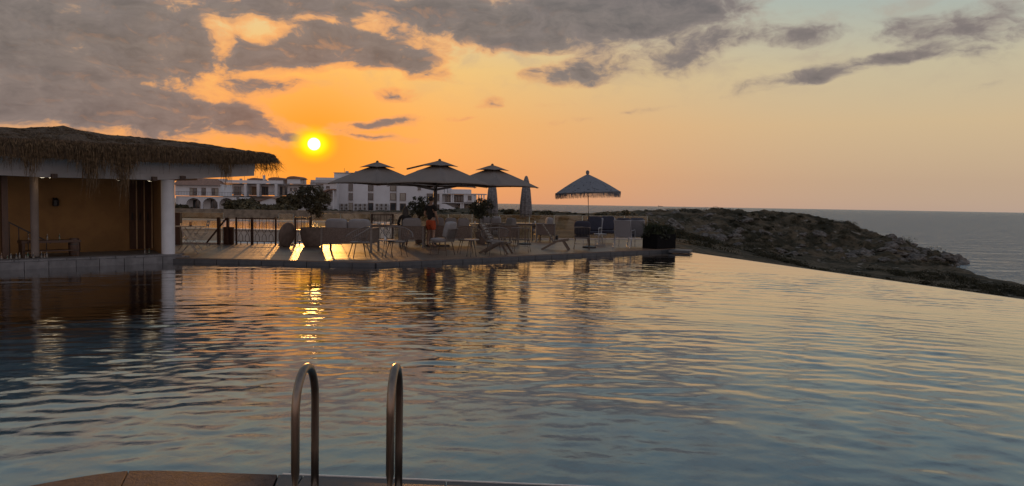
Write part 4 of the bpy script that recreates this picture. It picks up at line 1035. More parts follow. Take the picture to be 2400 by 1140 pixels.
# knot lattice filling the open holes partly
MB().lathe([(.05, 2.69), (.065, 2.74), (.06, 2.80), (.02, 2.83)], 12, tuple(tilt @ Vector((0, 0, 0)))).build('finial', m_mac, fp).location = (tilt @ Vector((0, 0, 2.75))) - Vector((0, 0, 2.75))
for k_ in range(n):
    a = 2*math.pi*k_/n; MB().bar(tilt @ Vector((0, 0, za-.02)), tilt @ Vector((rr*.99*math.cos(a), rr*.99*math.sin(a), zr-.02)), .016, .02).build('rib', m_pole, fp)
P_ = []; RR = []; rg = random.Random(5)
for i in range(420):
    k_ = i/420*n; k0 = int(k_); f_ = k_-k0; a0 = 2*math.pi*k0/n; a1 = 2*math.pi*(k0+1)/n
    d = Vector((math.cos(a0), math.sin(a0), 0)).lerp(Vector((math.cos(a1), math.sin(a1), 0)), f_)*rr
    p_ = tilt @ Vector((d.x, d.y, zr)); ln = rg.uniform(.16, .22)
    P_.append([(p_.x, p_.y, p_.z+.01), (p_.x+rg.gauss(0, .006), p_.y, p_.z-ln*.5), (p_.x+rg.gauss(0, .012), p_.y+rg.gauss(0, .01), p_.z-ln)]); RR.append(rg.uniform(.006, .009))
V_, F_ = blades(P_, RR); fo = np_mesh('fringe', V_, F_, m_mac, fp); fo['kind'] = 'stuff'
# furled parasols
m_furl = mat('patterned_cloth', (0.17, 0.155, 0.15), .95, .3, 9, stretch=(1, 1, 2), bump=.5, bscale=30, col2=(.22, .20, .19))
def furled(px, Y_, lab, zt=2.78, zb=1.32):
    c = at(px, 500, Y_); c.z = DECK
    o = thing('furled_parasol', c, 0, lab, 'parasol', 'furled patterned parasols')
    MB().lathe([(.24, 0), (.24, .05), (.05, .08)], 18).build('base', m_black, o); MB().tube([(0, 0, .03), (0, 0, zt-DECK-.05)], .022, 10).build('pole', m_pole, o)
    vs = []; fs = []; nn = 32; prof = [(.205, zb), (.21, zb+.12), (.19, zb+.45), (.15, zb+.9), (.10, zt-.22), (.065, zt-.1), (.05, zt-.04), (.02, zt)]
    for r_, z in prof:
        for j in range(nn): a = 2*math.pi*j/nn; q = r_*(1+.16*math.cos(8*a)); vs.append((q*math.cos(a), q*math.sin(a), z-DECK))
    for i in range(len(prof)-1):
        for j in range(nn): fs.append((i*nn+j, i*nn+(j+1) % nn, (i+1)*nn+(j+1) % nn, (i+1)*nn+j))
    MB().add(vs, fs).build('folded_cloth', m_furl, o, smooth=True)
    P_ = []; RR = []
    for i in range(120):
        a = rg.uniform(0, 6.28); r_ = .20*(1+.16*math.cos(8*a)); P_.append([(r_*math.cos(a), r_*math.sin(a), zb-DECK+.02), (r_*math.cos(a), r_*math.sin(a), zb-DECK-.04), (r_*math.cos(a)*.97, r_*math.sin(a)*.97, zb-DECK-rg.uniform(.08, .16))]); RR.append(.008)
    V_, F_ = blades(P_, RR); f2 = np_mesh('fringe', V_, F_, m_furl, o); f2['kind'] = 'stuff'
furled(1232, 28.6, 'furled fringed parasol standing clear beside the big parasol, right one'); furled(1153, 29.6, 'furled fringed parasol half hidden by the big canopies, left one')

# ================================================================ POTS, TREES, PLANTER
m_pot = mat('rough_pot', (0.15, 0.105, 0.08), .9, .25, 6, bump=.5, bscale=30)
m_soil = mat('soil', (.05, .035, .025), .95, .3, 12)
m_bark = mat('olive_bark', (.10, .075, .055), .9, .35, 14, stretch=(2, 2, .5), bump=.8, bscale=20)
m_leaf = mat('olive_leaf', (0.045, 0.052, 0.028), .75, .4, 1.5, col2=(.085, .085, .05))
m_leafd = mat('dark_leaf', (0.050, 0.040, 0.017), .8, .4, .8, col2=(.085, .064, .026))
def tree(loc, label, trunk_h, crown_c, crown_r, nclump, nleaf, lsize, seed, m_=None, stems=1, tr=.035, group=None, name='olive_tree', flat=.85, pot=None):
    rg = random.Random(seed); o = thing(name, loc, 0, label, 'tree', group)
    tk = MB(); cl = []; rs_ = []
    for s_ in range(stems):
        a = rg.uniform(0, 6.28); off = Vector((math.cos(a), math.sin(a), 0))*(.05 if stems > 1 else 0)
        p0 = Vector((0, 0, 0)); p1 = off*1.5+Vector((rg.uniform(-.04, .04), rg.uniform(-.04, .04), trunk_h*.55)); p2 = off*2.5+Vector((rg.uniform(-.06, .06), rg.uniform(-.06, .06), trunk_h))
        tk.tube([p0, p1, p2], [tr, tr*.8, tr*.6], 8)
        for k_ in range(9 if stems == 1 else 5):
            d = Vector((rg.gauss(0, 1), rg.gauss(0, 1), rg.uniform(.1, 1.2))).normalized(); e = Vector(crown_c)+Vector((d.x*crown_r[0], d.y*crown_r[0], (d.z-.35)*crown_r[1]))*.75
            tk.tube([p2, p2.lerp(e, .5)+Vector((0, 0, .04)), e], [tr*.55, tr*.35, tr*.12], 5)
    tk.build('trunk', m_bark, o, smooth=True)
    for k_ in range(nclump):
        d = Vector((rg.gauss(0, 1), rg.gauss(0, 1), rg.gauss(0, 1))).normalized()*rg.random()**.45
        q = Vector(crown_c)+Vector((d.x*crown_r[0], d.y*crown_r[0], d.z*crown_r[1])); cl.append(q); rs_.append(crown_r[0]*rg.uniform(.16, .34))
    V_, F_ = leaf_tris([tuple(q) for q in cl], rs_, lsize, nleaf//nclump, flat, seed)
    np_mesh('crown', V_, F_, m_ or m_leaf, o); return o
# big round planter with its clipped tree
pc = gnd(723, 580.5); pc = Vector((pc.x, pc.y+.45, DECK))
pt = thing('round_planter', pc, 0, 'very large round clay planter on the deck edge with a clipped tree', 'planter')
MB().lathe([(.24, 0), (.29, .05), (.355, .25), (.385, .45), (.385, .60), (.395, .64), (.37, .65), (.355, .60), (.34, .58)], 40).build('pot', m_pot, pt, smooth='auto')
MB().lathe([(.36, .56), (.36, .58), (0, .585)], 24).build('soil', m_soil, pt)
tree((pc.x-.04, pc.y, DECK+.57), 'round clipped tree growing out of the large clay planter', .55, (.0, 0, .98), (.56, .54), 60, 5200, .042, 21, m_leafd, name='clipped_tree')
for px, Y_, lab, sd in ((985, 28.0, 'potted olive tree between the seated woman and the standing person', 4), (1128, 28.6, 'thin potted olive tree left of the furled parasols', 9)):
    c = at(px, 500, Y_); c.z = DECK
    p2_ = thing('tree_pot', c, 0, 'clay pot of the '+('olive tree beside the seated woman' if px < 1000 else 'thin olive tree near the furled parasols'), 'pot')
    MB().lathe([(.17, 0), (.24, .4), (.26, .45), (.23, .45), (.21, .38)], 24).build('pot', m_pot, p2_, smooth='auto'); MB().lathe([(.22, .37), (.22, .39), (0, .39)], 20).build('soil', m_soil, p2_)
    tree((c.x, c.y, DECK+.38), lab, .55, (0, 0, .98), (.50, .40), 46, 2600, .040, sd, stems=1 if px < 1000 else 3, tr=.03 if px < 1000 else .018)
# leaning round slab
dc = gnd(672, 579.5)
dsk = thing('round_slab', (dc.x+.05, dc.y+.12, DECK), R(63), 'brown round slab leaning on edge beside the large planter', 'slab')
dm = MB().lathe([(.0, -.04), (.34, -.04), (.365, -.02), (.365, .02), (.34, .04), (0, .04)], 48).build('slab_disc', m_pot, dsk, smooth='auto')
dm.matrix_local = Matrix.Translation((0, .10, .365)) @ Matrix.Rotation(R(98), 4, 'X'); dm.scale = (1, 1.10, 1); dm.location.z = .41
MB().box((.02, .22, .10), (.40, .10, .20)).build('support_block', m_pot, dsk)
# planter box with grasses
pb = at(1545, 560, 27.6); pb.z = DECK
pbx = thing('planter_box', pb, R(38), 'black rectangular planter box with grasses at the right end of the deck', 'planter')
m_blk = mat('planter_black', (.007, .006, .006), .85, .2, 5, spec=.1)
MB().bb(-.52, .52, -.36, .36, 0, .54).build('box', m_blk, pbx, bevel=.01); MB().bb(-.48, .48, -.32, .32, .535, .545).build('soil', m_soil, pbx)
P_ = []; RR = []
for i in range(1800):
    x, y = rg.uniform(-.5, .5), rg.uniform(-.34, .34); h = rg.uniform(.10, .40)*(1.1-.5*x); a = rg.uniform(0, 6.28)
    P_.append([(x, y, .53), (x+.04*math.cos(a), y+.04*math.sin(a), .55+h*.6), (x+.20*math.cos(a), y+.20*math.sin(a), .52+h*.9)]); RR.append(.008)
fc = [(rg.uniform(-.52, .42), rg.uniform(-.42, .36), rg.uniform(.42, .78)) for _ in range(70)]; FV, FF = leaf_tris(fc, [.15]*70, .045, 60, .9, 77)
fo_ = np_mesh('shrub_foliage', FV, FF, mat('planter_leaf', (.022, .022, .010), .85, .4, 5), pbx)
V_, F_ = blades(P_, RR); gr = np_mesh('grasses', V_, F_, mat('planter_grass', (.045, .055, .02), .8, .4, 6), pbx); gr['kind'] = 'stuff'

# ================================================================ SEATING
m_frame = mat('weathered_teak', (0.165, 0.13, 0.105), .6, .2, 6, stretch=(1, 1, 4), bump=.1)
m_rope = mat('woven_rope', (0.15, 0.105, 0.08), .9, .3, 30, bump=.8, bscale=90)
m_cush = mat('grey_cushion', (0.215, 0.19, 0.178), .95, .08, 5, bump=.12, bscale=120)
m_navy = mat('navy_cushion', (0.030, 0.028, 0.040), .95, .2, 6, bump=.2, bscale=120)
m_rattan = mat('rattan', (0.14, 0.108, 0.088), .6, .25, 18, bump=.2)
m_leg = mat('dark_leg', (0.05, 0.035, 0.028), .5, .2, 10)
m_wmetal = mat('white_metal', (0.36, 0.34, 0.34), .45, .08, 8)
m_sling = mat('sling_fabric', (0.25, 0.235, 0.24), .8, .12, 60, bump=.3, bscale=140)
m_teak = mat('dark_teak', (0.115, 0.075, 0.05), .6, .25, 8, stretch=(4, 1, 1))
GRP = 'seats on the pool deck'
def sofa(loc, rz, w, lab, n=2, d=.85, cat='sofa', name='sofa', fold=True):
    o = thing(name, loc, rz, lab, cat, GRP)
    for sx in (-1, 1):
        for sy in (-1, 1): MB().bb(sx*(w/2-.03)-.028, sx*(w/2-.03)+.028, sy*(d/2-.03)-.028, sy*(d/2-.03)+.028, 0, .72).build('leg', m_frame, o)
        MB().bb(sx*(w/2-.03)-.045, sx*(w/2-.03)+.045, -d/2, d/2, .722, .755).build('arm_rest', m_frame, o, bevel=.01)
        MB().bb(sx*(w/2-.03)-.012, sx*(w/2-.03)+.012, -d/2+.062, d/2-.062, .28, .715).build('arm_panel', m_rope, o)
    MB().bb(-w/2+.06, w/2-.06, d/2-.045, d/2-.015, .27, .74).build('back_panel', m_rope, o)
    MB().bb(-w/2+.062, w/2-.062, -d/2+.03, d/2-.05, .27, .33).build('seat_frame', m_frame, o)
    MB().cushion((0, -.04, .42), (w-.16, d-.14, .19), .25).build('seat_cushion', m_cush, o, smooth=True)
    cw = (w-.18)/n
    for i in range(n):
        MB().cushion((-w/2+.09+cw*(i+.5), d/2-.19, .74), (cw*.98, .24, .56), .45, rx=R(-8)).build('back_cushion', m_cush, o, smooth=True)
    return o
def P(px, py, dy=0): q = gnd(px, py); return Vector((q.x, q.y+dy, DECK))
sofa(P(812, 592, .55), R(174), 1.62, 'long grey cushioned sofa seen from behind, right of the large planter', 2)
sofa(P(962, 581, .5), R(182), .85, 'armchair that the dark haired woman sits in', 1, cat='armchair', name='armchair')
sofa(P(1052, 578, .6), R(186), 1.55, 'grey sofa seen from behind under the parasol mast', 3)
sofa(P(1182, 574, .55), R(-68), .92, 'grey armchair with thick cushions left of the right-hand furled parasol', 1, cat='armchair', name='armchair')
sofa(P(1150, 566, 1.1), R(170), 1.1, 'grey two seat sofa behind the tables under the right canopy', 2)
sofa(P(1274, 567, .5), R(-80), .90, 'rightmost grey armchair beside the low folding deck chair', 1, cat='armchair', name='armchair')
# dining tables
m_top = mat('pale_table_top', (0.30, 0.235, 0.19), .22, .12, 4, spec=.7)
def table(loc, rz, w, d, h, lab, round_=False, m_=None):
    o = thing('table', loc, rz, lab, 'table', 'tables on the pool deck')
    if round_:
        MB().lathe([(w/2-.01, h-.03), (w/2, h-.02), (w/2, h-.005), (w/2-.005, h)], 36).build('table_top', m_ or m_top, o, smooth='auto')
        for k_ in range(3 if w < .6 else 4):
            a = k_*6.283/(3 if w < .6 else 4)+.5; MB().tube([(w*.16*math.cos(a), w*.16*math.sin(a), h-.03), (w*.36*math.cos(a), w*.36*math.sin(a), 0)], .014, 8).build('leg', m_leg, o)
    else:
        MB().bb(-w/2, w/2, -d/2, d/2, h-.035, h).build('table_top', m_ or m_top, o, bevel=.008)
        for sx in (-1, 1):
            for sy in (-1, 1): MB().bb(sx*(w/2-.06)-.025, sx*(w/2-.06)+.025, sy*(d/2-.06)-.025, sy*(d/2-.06)+.025, 0, h-.036).build('leg', m_frame, o)
        MB().bb(-w/2+.05, w/2-.05, -d/2+.05, -d/2+.08, h-.10, h-.037).build('apron', m_frame, o)
    return o
def tabletop_items(loc, h, labs, sd):
    rg = random.Random(sd)
    for lab, kind, dx_, dy_ in labs:
        p_ = loc+Vector((dx_, dy_, h+.001))
        if kind == 'glass': tag(MB().lathe([(.03, 0), (.035, .10), (.033, .10), (.028, .01)], 14, p_).build('drinking_glass', mat('clear_glass', (.6, .58, .55), .08, .05, 10, coat=1.0), smooth='auto'), lab, 'glass')
        elif kind == 'bottle': bottle(p_, .28, 'dark', lab, 'bottles on deck tables')
        else: tag(MB().lathe([(.06, 0), (.11, .02), (.105, .022), (.05, .008)], 20, p_).build('dish', mat('dish', (.6, .57, .54), .25), smooth='auto'), lab, 'dish')
l1 = P(890, 577, .9); table(l1, R(4), 1.5, .8, .74, 'dark dining table in front of the gate railing'); tabletop_items(l1, .74, [('dark bottle standing on the table before the gate', 'bottle', .25, -.1), ('drinking glass on the table before the gate', 'glass', .05, -.15), ('small dish on the table before the gate', 'dish', -.2, 0)], 1)
l2 = P(1122, 570, .9); table(l2, 0, 1.0, .8, .74, 'sunlit round dining table in front of the thin olive tree', True); tabletop_items(l2, .74, [('drinking glass on the sunlit round table', 'glass', -.2, -.1), ('small dish on the sunlit round table', 'dish', .1, -.1)], 2)
l3 = P(1238, 566, 1.0); table(l3, R(2), 1.15, .8, .74, 'sunlit dining table round the furled parasol pole'); tabletop_items(l3, .74, [('drinking glass on the table by the furled parasol', 'glass', .3, -.2)], 3)
# round-backed rattan tub chairs
def tub_chair(loc, rz, lab, m_=None, back=.42, wide=.36):
    m_ = m_ or m_rattan
    o = thing('rattan_chair', loc, rz, lab, 'chair', GRP)
    MB().lathe([(.25, .405), (.27, .415), (.27, .435), (.25, .445), (0, .448)], 28).build('seat', m_, o, smooth='auto')
    arc = lambda t_: (wide*math.sin(t_), -.02-wide*.25+wide*1.02*math.cos(t_)*.9)
    ts = [R(-118+236*i/24) for i in range(25)]
    top = [(arc(t_)[0]*1.18, arc(t_)[1]*1.15, .43+back*max(0, math.cos(t_*.66))**.8) for t_ in ts]
    MB().tube(top, .016, 8).build('hoop', m_, o, smooth=True)
    low = [(arc(t_)[0]*.74, arc(t_)[1]*.74, .44) for t_ in ts]
    MB().tube(low, .012, 6).build('lower_hoop', m_, o, smooth=True)
    for i in range(2, 23, 1): MB().tube([low[i], ((low[i][0]+top[i][0])/2*1.04, (low[i][1]+top[i][1])/2*1.04, (low[i][2]+top[i][2])/2), top[i]], .0075, 5).build('spindle', m_, o)
    for sx, sy in ((-1, -1), (1, -1), (-1, 1), (1, 1)): MB().tube([(sx*.16, sy*.15, .41), (sx*.25, sy*.25, 0)], [.015, .011], 8).build('leg', m_leg, o)
    return o
tub_chair(P(838, 606, .28), R(-62), 'round backed rattan chair at the deck edge, facing right, before the long sofa')
tub_chair(P(925, 603, .30), R(28), 'round backed rattan chair on the right of the small low table')
tub_chair(P(1092, 597, .35), R(14), 'dark rattan chair behind the low round table under the mast', m_teak)
table(P(902, 605, .32), 0, .48, .48, .50, 'small low round table between two rattan chairs', True); tabletop_items(P(902, 605, .32), .50, [('drinking glass on the low table between the rattan chairs', 'glass', -.05, 0)], 4)
table(P(1103, 604, .3), 0, .46, .46, .52, 'pale low round table on three dark legs under the mast', True)
# spindle back chairs
def spindle_chair(loc, rz, lab, cushion=None, m_=None, hb=.78, n=10):
    m_ = m_ or m_rattan; o = thing('spindle_chair', loc, rz, lab, 'chair', GRP)
    MB().box((0, -.02, .40), (.56, .54, .035), rx=R(4)).build('seat', m_, o, bevel=.008)
    for sx in (-1, 1): MB().tube([(sx*.26, .23, .38), (sx*.275, .36, hb)], .017, 8).build('back_post', m_, o)
    MB().tube([(-.285, .36, hb), (0, .385, hb+.015), (.285, .36, hb)], .020, 8).build('back_rail', m_, o)
    for i in range(n): x = -.24+.48*i/(n-1); MB().tube([(x*.95, .235, .41), (x, .365, hb)], .008, 5).build('spindle', m_, o)
    for sx, sy in ((-1, -1), (1, -1), (-1, 1), (1, 1)): MB().tube([(sx*.22, sy*.20, .39), (sx*.27, sy*.28, 0)], [.018, .013], 8).build('leg', m_teak, o)
    for sx in (-1, 1): MB().tube([(sx*.255, -.25, .16), (sx*.255, .25, .16)], .009, 6).build('stretcher', m_teak, o)
    MB().tube([(-.25, .24, .20), (.25, .24, .20)], .009, 6).build('stretcher', m_teak, o)
    if cushion:
        MB().cushion((0, .24, hb-.02), (.58, .18, .50), .4, rx=R(-14)).build('back_cushion', cushion, o, smooth=True)
        MB().cushion((0, -.04, .46), (.52, .50, .10), .3).build('seat_cushion', cushion, o, smooth=True)
    return o
spindle_chair(P(1034, 600, .35), R(-112), 'spindle backed chair with a pale cushion in front of the middle sofa', m_cush)
spindle_chair(P(1222, 592, .35), R(172), 'spindle backed chair seen from behind, below the right-hand furled parasol')
spindle_chair(P(1365, 586, .33), R(176), 'spindle backed chair with a tall navy cushion beside the fringed parasol pole', m_navy)
# low plank chairs
def plank_chair(loc, rz, lab, m_=None, k=1.0):
    m_ = m_ or m_teak; o = thing('folding_deck_chair', loc, rz, lab, 'chair', GRP)
    for sx in (-1, 1):
        MB().bar((sx*.24, .42, .0), (sx*.24, -.10, .30), .03, .07).build('rear_leg', m_, o); MB().bar((sx*.24, -.10, .30), (sx*.24, -.50, .36), .03, .07).build('side_rail', m_, o)
        MB().bar((sx*.24, -.30, .33), (sx*.24, -.52, 0), .03, .06).build('front_leg', m_, o); MB().bar((sx*.20, -.0, .26), (sx*.20, .42, .88*k), .03, .05).build('back_post', m_, o)
    for i in range(7):
        f_ = (i+.5)/7; MB().box((0, .0+.42*f_, .28+.60*k*f_), (.46, .012, .072), rx=R(-33)).build('back_slat', m_frame, o)
    for i in range(6):
        f_ = (i+.5)/6; MB().box((0, -.04-.46*f_, .315+.05*f_), (.45, .066, .014), rx=R(8)).build('seat_slat', m_frame, o)
    MB().bar((-.24, -.42, .15), (.24, -.42, .15), .022).build('stretcher', m_, o)
    return o
plank_chair(P(1300, 587, .35), R(82), 'low folding deck chair in profile, reclining left of the fringed parasol')
plank_chair(P(1158, 596, .35), R(72), 'folding slatted deck chair among the rattan chairs below the thin olive tree', k=1.05)
tub_chair(P(1160, 600, .2), R(196), 'wide rattan tub chair at the deck edge below the right canopy')
# white sling lounge chairs
def sling_chair(loc, rz, lab):
    o = thing('sling_chair', loc, rz, lab, 'lounge chair', GRP)
    for sx in (-1, 1):
        MB().tube([(sx*.31, .16, .38), (sx*.31, .42, 1.02)], .020, 8).build('back_post', m_wmetal, o)
        MB().tube([(sx*.31, -.42, 0), (sx*.31, -.40, .62), (sx*.31, -.36, .65), (sx*.31, .24, .63)], .017, 8).build('arm', m_wmetal, o)
        MB().tube([(sx*.31, .16, .38), (sx*.31, .46, 0)], .018, 8).build('rear_leg', m_wmetal, o); MB().tube([(sx*.31, .17, .38), (sx*.31, -.40, .36)], .018, 8).build('seat_rail', m_wmetal, o)
    MB().tube([(-.31, .42, 1.02), (.31, .42, 1.02)], .020, 8).build('head_rail', m_wmetal, o); MB().tube([(-.31, .17, .38), (.31, .17, .38)], .016, 8).build('cross_rail', m_wmetal, o)
    MB().box((0, .295, .70), (.585, .012, .66), rx=R(-22.1)).build('back_sling', m_sling, o)
    MB().cushion((0, -.12, .44), (.58, .56, .14), .28).build('seat_cushion', m_navy, o, smooth=True)
    MB().cushion((0, .19, .80), (.58, .16, .62), .3, rx=R(-20)).build('back_cushion', m_navy, o, smooth=True)
    return o
sling_chair(P(1466, 581, .3), R(158), 'white framed lounge chair seen from behind, left one of the pair by the planter box')
sling_chair(P(1499, 580, .5), R(160), 'white framed lounge chair seen from behind, right one next to the planter box')
sling_chair(P(1392, 572, .4), R(-18), 'white framed lounge chair with navy cushions facing the pool behind the parasol pole')
sling_chair(P(1428, 570, .7), R(-6), 'white framed lounge chair at the back, behind the wire side table')
ws = thing('side_table', P(1408, 577, .25), 0, 'white wire side table between the lounge chairs', 'table', 'tables on the pool deck')
MB().lathe([(.24, .44), (.25, .45), (.25, .465), (0, .466)], 28).build('table_top', m_wmetal, ws)
for k_ in range(14): a = k_*6.283/14; MB().tube([(.235*math.cos(a), .235*math.sin(a), .44), (.19*math.cos(a+.5), .19*math.sin(a+.5), .01)], .006, 5).build('wire', m_wmetal, ws)
MB().tube([(.19*math.cos(a), .19*math.sin(a), .012) for a in [6.283*k_/20 for k_ in range(20)]], .007, 5, closed=True).build('foot_ring', m_wmetal, ws)
fl_ = P(1306, 563, .3); lt = thing('deck_lantern', fl_, 0, 'small dark lantern on the deck by the glass fence', 'lantern'); MB().lathe([(.06, 0), (.06, .16), (.03, .2)], 8).build('lamp_body', m_black, lt); MB().tube([(-.03, 0, .2), (0, 0, .26), (.03, 0, .2)], .006, 5).build('handle', m_black, lt)
# bistro set
m_bis = mat('bistro_metal', (.30, .265, .235), .45, .12, 10)
def bistro_chair(loc, rz, lab):
    o = thing('bistro_chair', loc, rz, lab, 'chair', 'folding bistro chairs')
    for sx in (-1, 1):
        MB().tube([(sx*.19, -.22, 0), (sx*.19, .16, .46), (sx*.19, .24, .86)], .011, 6).build('back_leg', m_bis, o); MB().tube([(sx*.165, .24, 0), (sx*.165, -.17, .45)], .011, 6).build('front_leg', m_bis, o)
    for i in range(6): MB().box((0, -.16+.066*i, .455), (.36, .055, .012)).build('seat_slat', m_bis, o)
    for z in (.70, .82): MB().box((0, .205+(z-.66)*.2, z), (.40, .012, .065), rx=R(-11)).build('back_slat', m_bis, o)
    MB().bar((-.165, .20, .06), (.165, .20, .06), .014).build('stretcher', m_bis, o)
    return o
bistro_chair(P(468, 579, .1), R(-78), 'folding bistro chair in profile on the right of the bistro table'); bistro_chair(P(436, 596, .25), R(112), 'nearest folding bistro chair, beside the white pillar')
bt_ = P(436, 588, .3)
tb_ = thing('bistro_table', bt_, 0, 'small round folding bistro table by the white pillar', 'table')
MB().lathe([(.42, .70), (.43, .71), (.43, .725), (0, .726)], 32).build('table_top', m_bis, tb_)
for sx in (-1, 1):
    MB().tube([(-.28, sx*.2, 0), (.26, sx*.2, .70)], .011, 6).build('leg', m_bis, tb_); MB().tube([(.28, sx*.18, 0), (-.26, sx*.18, .70)], .011, 6).build('leg', m_bis, tb_)
lan = thing('candle_lantern', bt_+Vector((-.02, .08, .727)), 0, 'small amber glass candle lantern on the bistro table', 'lantern')
MB().lathe([(.045, 0), (.045, .02)], 12).build('base', m_black, lan); MB().lathe([(.04, .021), (.043, .12), (.04, .12), (.037, .022)], 14).build('glass', mat('amber_glass', (.55, .24, .06), .1, .1, 10, coat=1), lan, smooth='auto')

# ================================================================ PEOPLE
def skinned(name, joints, edges, m_, parent, root=0, sub=2):
    me = bpy.data.meshes.new(name); me.from_pydata([j[0] for j in joints], edges, []); o = bpy.data.objects.new(name, me); COL.objects.link(o)
    o.modifiers.new('skin', 'SKIN'); sv = me.skin_vertices[0].data
    for i, j in enumerate(joints):
        r_ = j[1]; sv[i].radius = r_ if hasattr(r_, '__len__') else (r_, r_); sv[i].use_root = (i == root)
    s_ = o.modifiers.new('sub', 'SUBSURF'); s_.levels = s_.render_levels = sub
    dg = bpy.context.evaluated_depsgraph_get(); dg.update(); me2 = bpy.data.meshes.new_from_object(o.evaluated_get(dg)); me2.name = name
    bpy.data.objects.remove(o); o2 = bpy.data.objects.new(name, me2); COL.objects.link(o2); me2.materials.clear(); me2.materials.append(m_); o2.parent = parent
    for p_ in me2.polygons: p_.use_smooth = True
    return o2
m_skin = mat('skin', (.33, .19, .125), .55, .08, 10); m_hair = mat('dark_hair', (.018, .011, .008), .5, .3, 30, stretch=(4, 4, .5), bump=.3)
m_topd = mat('black_top', (.016, .012, .011), .9, .2, 14); m_orange = mat('orange_shorts', (.42, .065, .018), .85, .12, 14)
m_eye = mat('eye', (.02, .015, .012), .2)
def head(parent, c, r_, long_hair, yaw=0):
    hd = bpy.data.objects.new('head', None)
    m_ = Matrix.Translation(c) @ Matrix.Rotation(yaw, 4, 'Z')
    def tr_(mb_): mb_.v = [tuple(m_ @ Vector(v)) for v in mb_.v]; return mb_
    for sx in (-1, 1):
        tr_(MB().cushion((sx*.032, -.086, .005), (.022, .014, .012), .8, nu=10, nv=6)).build('eye', m_eye, parent, smooth=True)
        tr_(MB().cushion((sx*.078, .005, -.005), (.02, .04, .06), .8, nu=10, nv=6)).build('ear', m_skin, parent, smooth=True)
    tr_(MB().cushion((0, -.098, -.022), (.026, .032, .045), .9, nu=10, nv=6)).build('nose', m_skin, parent, smooth=True)
    tr_(MB().cushion((0, -.086, -.060), (.050, .016, .014), .8, nu=10, nv=6)).build('mouth', mat('lips', (.25, .09, .07), .5), parent, smooth=True)
    hm = MB(); hm.cushion((0, .022, .038), (.178, .195, .185), .9, nu=20, nv=12)
    if long_hair:
        hm.cushion((0, .065, -.13), (.20, .13, .42), .8, nu=18, nv=12)
        for sx in (-1, 1): hm.cushion((sx*.085, .0, -.14), (.055, .10, .36), .8, nu=12, nv=10)
    tr_(hm).build('hair', m_hair, parent, smooth=True)
def body(parent, J, E_, root): return skinned('body', J, E_, m_skin, parent, root)
def hand(base, dirv_, side, J, E_, wrist):
    """palm and five fingers appended to the skeleton"""
    d = dirv_.normalized(); x, y = basis(d); n0 = len(J); J.append((base+d*.05, (.036, .018))); E_.append((wrist, n0))
    for k_, (off, ln) in enumerate(((-.030, .070), (-.010, .082), (.010, .078), (.028, .062))):
        a = base+d*.09+x*off; b = a+d*ln*.55+y*.008; c_ = b+d*ln*.45+y*.022; i0 = len(J)
        J += [(a, .009), (b, .0085), (c_, .0075)]; E_ += [(n0, i0), (i0, i0+1), (i0+1, i0+2)]
    t0 = base+d*.035+x*side*.036; i0 = len(J); J += [(t0, .011), (t0+d*.035+x*side*.02, .0095), (t0+d*.065+x*side*.022, .008)]; E_ += [(n0, i0), (i0, i0+1), (i0+1, i0+2)]
V3 = lambda *a: Vector(a)
# standing person, back of the deck, seen from behind the tables
c = at(1010, 520, 26.1); c.z = DECK
p1 = thing('person', c, R(150), 'person standing by the parasol mast in a black top and bright orange shorts', 'person')
J = [(V3(0, 0, .93), (.15, .105)), (V3(0, 0, 1.10), (.135, .095)), (V3(0, .01, 1.32), (.165, .105)), (V3(0, .02, 1.43), (.12, .08)), (V3(0, .015, 1.50), .052), (V3(0, -.005, 1.575), .058), (V3(0, -.012, 1.645), (.074, .092)), (V3(0, -.005, 1.715), (.066, .080)),
     (V3(-.09, 0, .86), .092), (V3(-.105, -.02, .48), .056), (V3(-.11, .015, .30), .055), (V3(-.11, .03, .08), .036), (V3(-.11, -.10, .035), .034), (V3(-.11, -.17, .025), .022),
     (V3(.09, 0, .86), .092), (V3(.12, -.04, .48), .056), (V3(.125, .0, .30), .055), (V3(.13, .02, .08), .036), (V3(.13, -.10, .035), .034), (V3(.13, -.17, .025), .022),
     (V3(-.19, .02, 1.40), .052), (V3(-.25, .05, 1.13), .041), (V3(-.22, -.10, .92), .028), (V3(.19, .02, 1.40), .052), (V3(.26, .03, 1.13), .041), (V3(.20, -.16, 1.02), .028)]
E_ = [(0, 1), (1, 2), (2, 3), (3, 4), (4, 5), (5, 6), (6, 7), (0, 8), (8, 9), (9, 10), (10, 11), (11, 12), (12, 13), (0, 14), (14, 15), (15, 16), (16, 17), (17, 18), (18, 19), (3, 20), (20, 21), (21, 22), (3, 23), (23, 24), (24, 25)]
hand(V3(-.22, -.10, .92), V3(.06, -.3, -.8), 1, J, E_, 22); hand(V3(.20, -.16, 1.02), V3(-.4, -.7, .1), -1, J, E_, 25)
body(p1, J, E_, 0); head(p1, (0, -.012, 1.655), .1, False)
skinned('black_top', [(V3(0, .004, .88), (.168, .128)), (V3(0, .004, 1.12), (.152, .112)), (V3(0, .012, 1.32), (.182, .122)), (V3(0, .02, 1.42), (.135, .095)), (V3(-.19, .02, 1.405), .066), (V3(-.235, .045, 1.24), .058), (V3(.19, .02, 1.405), .066), (V3(.245, .03, 1.24), .058)], [(0, 1), (1, 2), (2, 3), (3, 4), (4, 5), (3, 6), (6, 7)], m_topd, p1)
skinned('orange_shorts', [(V3(0, .0, 1.0), (.168, .125)), (V3(0, 0, .90), (.170, .125)), (V3(-.097, -.004, .80), .112), (V3(-.105, -.01, .58), .100), (V3(.097, -.01, .80), .112), (V3(.118, -.025, .58), .100)], [(0, 1), (1, 2), (2, 3), (1, 4), (4, 5)], m_orange, p1)
